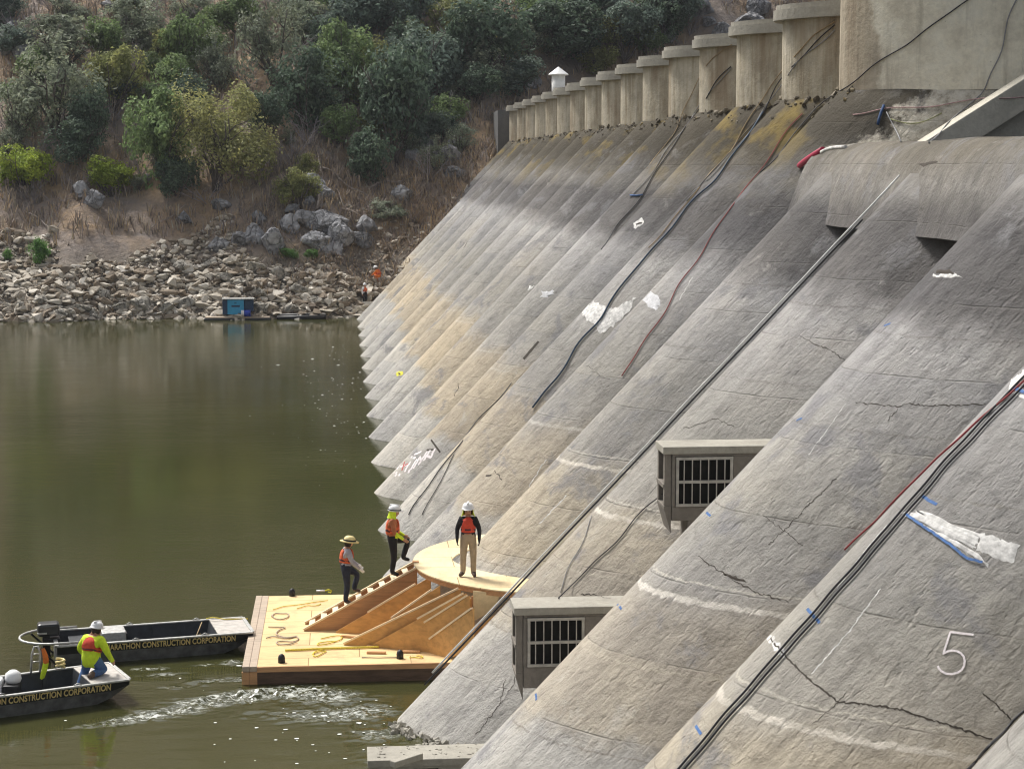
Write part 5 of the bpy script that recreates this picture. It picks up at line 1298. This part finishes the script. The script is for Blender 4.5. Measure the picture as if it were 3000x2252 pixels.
    hb.xf(hm); add('hard_hat', hb.mesh('hard_hat', M['straw'] if hat == 'straw' else M['whiteplastic'])).data.polygons.foreach_set('use_smooth', [True]*len(hb.f))
    bd = MB().lathe([(.147, .012), (.147, .034), (.1445, .034)] if hat != 'straw' else [(.152, .014), (.15, .05), (.147, .05)], 22, sy=1.14).xf(hm)
    if hat in ('straw', 'band'): add('hat_band', bd.mesh('hat_band', M['blackcloth']))
    hr_ = MB().lathe([(.085, -.09), (.108, -.04), (.108, .02)], 14, (0, -.018, -.045), sy=1.0).xf(hm)
    for i_, v in enumerate(hr_.v): pass
    keep = [f for f in hr_.f if sum(((hm.inverted() @ hr_.v[i]).y) for i in f)/len(f) < .02]; hr_.f = keep; hr_.m = [0]*len(keep); hr_.sm = [True]*len(keep)
    add('hair', hr_.mesh('hair', M['hair']))
    for sx in (-1, 1):
        e = J['head']+Vector((sx*.036, .098, .012)); eb = MB().lathe([(.001, -.012), (.012, -.006), (.012, .006), (.001, .012)], 8, e); add('eye', eb.mesh('eye', M['hair']))
    if drape:
        db = MB(); n = 11
        for i in range(n):
            a = R(160+220*i/(n-1)); 
            for z, r_ in ((.0, .125), (-.10, .135), (-.2, .165)): db.v.append(Vector((math.cos(a)*r_, math.sin(a)*r_-.01, z)))
        for i in range(n-1):
            for j in range(2): db.f.append((i*3+j, i*3+j+1, (i+1)*3+j+1, (i+1)*3+j)); db.m.append(0); db.sm.append(True)
        db.xf(hm); add('neck_drape', db.mesh('neck_drape', drape))
    t.scale = (scale,)*3; t.rotation_euler.z = R(facing-90); t.location = loc
    return t
def lad(t, u=.5): return (ra0+(rb0-ra0)*t)*(1-u)+(ra1+(rb1-ra1)*t)*u+Vector((0, 0, .055))
pr_ = pz(1372, 1688, ZC)
person('worker in tan trousers, red vest and white hard hat standing on the crescent', pr_+Vector((0, 0, .002)), -97,
       dict(hipL=(-.10, 0, .90), kneeL=(-.125, .02, .5), ankL=(-.12, -.03, .09), toeL=(-.17, .15, .035), kneeR=(.12, .03, .5), ankR=(.13, -.02, .09), toeR=(.21, .12, .035), elL=(-.27, -.03, 1.14), wrL=(-.27, .09, .93), elR=(.27, -.03, 1.14), wrR=(.26, .09, .93)),
       M['blackcloth'], M['khaki'], M['boot'], M['redvest'], 'white', glove=M['blackcloth'], scale=1.03, drape=M['hiviz'])
pB = lad(.80, .35); pB2 = lad(.93, .35)
person('worker in rust shirt with neon sleeve and black trousers climbing the ribs', pB, 2,
       dict(kneeR=(.10, .03, .49), ankR=(.10, -.03, .09), toeR=(.12, .15, .035), hipL=(-.095, .03, .92), kneeL=(-.11, .40, .86), ankL=(-.10, .26, .42), toeL=(-.11, .44, .36),
            elR=(.23, .03, 1.13), wrR=(.21, .25, .97), elL=(-.24, .06, 1.13), wrL=(-.18, .30, .98), head=(0, .06, 1.60), neck=(0, .03, 1.475), chest=(0, .02, 1.33)),
       M['browntee'], M['blackcloth'], M['black'], M['orange'], 'band', sleeves=M['hiviz'], scale=1.02, drape=M['hiviz'], vest_len=1.2)
pC = lad(.37, .7)
person('worker in grey shirt, orange vest and straw-coloured hard hat stepping up the ribs', pC, 12,
       dict(kneeR=(.10, .03, .49), ankR=(.10, -.03, .09), toeR=(.12, .15, .035), hipL=(-.10, .03, .92), kneeL=(-.12, .36, .74), ankL=(-.11, .24, .34), toeL=(-.12, .43, .28), chest=(0, .05, 1.32), spine=(0, .02, 1.13), neck=(0, .08, 1.465), head=(0, .12, 1.58),
            shL=(-.17, .05, 1.39), shR=(.17, .05, 1.39), elR=(.24, .14, 1.12), wrR=(.22, .33, .95), elL=(-.24, .16, 1.14), wrL=(-.18, .37, .97)),
       M['greycloth'], M['navy'], M['boot'], M['orange'], 'straw', scale=.985, glove=M['whiteplastic'])
pD = b2l(4.1, -.12, ZG+.012-.5)
person('worker kneeling on the boat bow in neon yellow shirt and red vest', pD+Vector((0, 0, 0)), 62,
       dict(pelvis=(0, -.02, .86), spine=(0, .05, 1.03), chest=(0, .13, 1.23), neck=(0, .18, 1.37), head=(.02, .23, 1.49), hipL=(-.10, .0, .83), kneeL=(-.24, .16, .62), ankL=(-.30, -.03, .22), toeL=(-.38, .14, .15),
            hipR=(.10, .0, .83), kneeR=(.18, .28, .575), ankR=(.15, -.14, .58), toeR=(.14, -.30, .545), shL=(-.21, .13, 1.29), shR=(.21, .13, 1.29), elL=(-.38, .10, 1.05), wrL=(-.33, .28, .85), elR=(.39, .10, 1.03), wrR=(.37, .30, .80)),
       M['hiviz'], M['jeans'], M['boot'], M['redvest'], 'white', sleeves=M['hiviz'], scale=1.02, vest_len=.1, bulk=1.25, untucked=True)
pE = onhill(1069, 893)
if pE is None or pE.y > 160: pE = pY(1066, 895, 151.5)
person('distant worker in orange vest and white hard hat at the dam foot', pE, -60, {}, M['whiteplastic'], M['blackcloth'], M['boot'], M['orange'], 'white', scale=1.0)
pF = onhill(1108, 826)
if pF is None or pF.y > 168: pF = pY(1108, 828, 157)
person('distant crouching figure in red-orange jacket beside the dam edge', pF, 160,
       dict(pelvis=(0, -.1, .45), spine=(0, -.05, .62), chest=(0, .08, .80), neck=(0, .15, .92), head=(0, .2, 1.03), hipL=(-.1, -.08, .44), kneeL=(-.14, .28, .52), ankL=(-.12, .1, .1), toeL=(-.13, .28, .04), hipR=(.1, -.08, .44), kneeR=(.14, .28, .52), ankR=(.12, .1, .1), toeR=(.13, .28, .04),
            shL=(-.17, .08, .87), shR=(.17, .08, .87), elL=(-.24, .25, .66), wrL=(-.2, .42, .55), elR=(.24, .25, .66), wrR=(.2, .42, .55)),
       M['orangeplastic'], M['orangeplastic'], M['boot'], M['orange'], 'white', scale=1.1)

# ------------------------------------------------------------------ air
hzm = bpy.data.materials.new('valley_haze'); hzm.use_nodes = True; hn = hzm.node_tree; hn.nodes.clear()
ho = hn.nodes.new('ShaderNodeOutputMaterial'); pv = hn.nodes.new('ShaderNodeVolumePrincipled')
pv.inputs['Color'].default_value = (.90, .94, 1.0, 1); pv.inputs['Density'].default_value = .00013; pv.inputs['Anisotropy'].default_value = .1
hn.links.new(pv.outputs[0], ho.inputs['Volume'])
hb_ = MB().box((-310, -70, -6), (210, 430, 190)).build('haze', hzm); tag(hb_, 'pale thin air between the dam and the far hillside', 'haze', kind='stuff')

# ------------------------------------------------------------------ light, sky, render settings
SUN_EL, SUN_AZ = R(53), R(-38)            # high and to the left, thin cloud in front of it (azimuth from +Y, negative is left)
w = bpy.data.worlds.new('World'); S.world = w; w.use_nodes = True
nt = w.node_tree; bg = nt.nodes['Background']; sky = nt.nodes.new('ShaderNodeTexSky'); sky.sky_type = 'NISHITA'; sky.sun_disc = False
sky.sun_elevation = SUN_EL; sky.sun_rotation = SUN_AZ; sky.air_density = 1.0; sky.dust_density = 6; sky.ozone_density = 1.0; sky.altitude = 100
hs = nt.nodes.new('ShaderNodeHueSaturation'); hs.inputs['Saturation'].default_value = .35
nt.links.new(sky.outputs[0], hs.inputs['Color']); nt.links.new(hs.outputs[0], bg.inputs[0]); bg.inputs[1].default_value = .118
sl = bpy.data.lights.new('sun', 'SUN'); sl.energy = 2.9; sl.angle = R(12); sl.color = (1.0, .965, .91)
so = bpy.data.objects.new('sun', sl); C.objects.link(so)
sd_ = Vector((math.sin(SUN_AZ)*math.cos(SUN_EL), math.cos(SUN_AZ)*math.cos(SUN_EL), math.sin(SUN_EL)))
so.rotation_euler = sd_.to_track_quat('Z', 'Y').to_euler(); so.location = sd_*80+Vector((0, 60, 0))
S.view_settings.view_transform = 'Standard'; S.view_settings.look = 'None'; S.view_settings.exposure = .42; S.view_settings.gamma = 1
S.render.engine = 'CYCLES'; S.cycles.max_bounces = 6; S.cycles.volume_bounces = 0; S.cycles.use_denoising = True; S.cycles.filter_width = 1.15
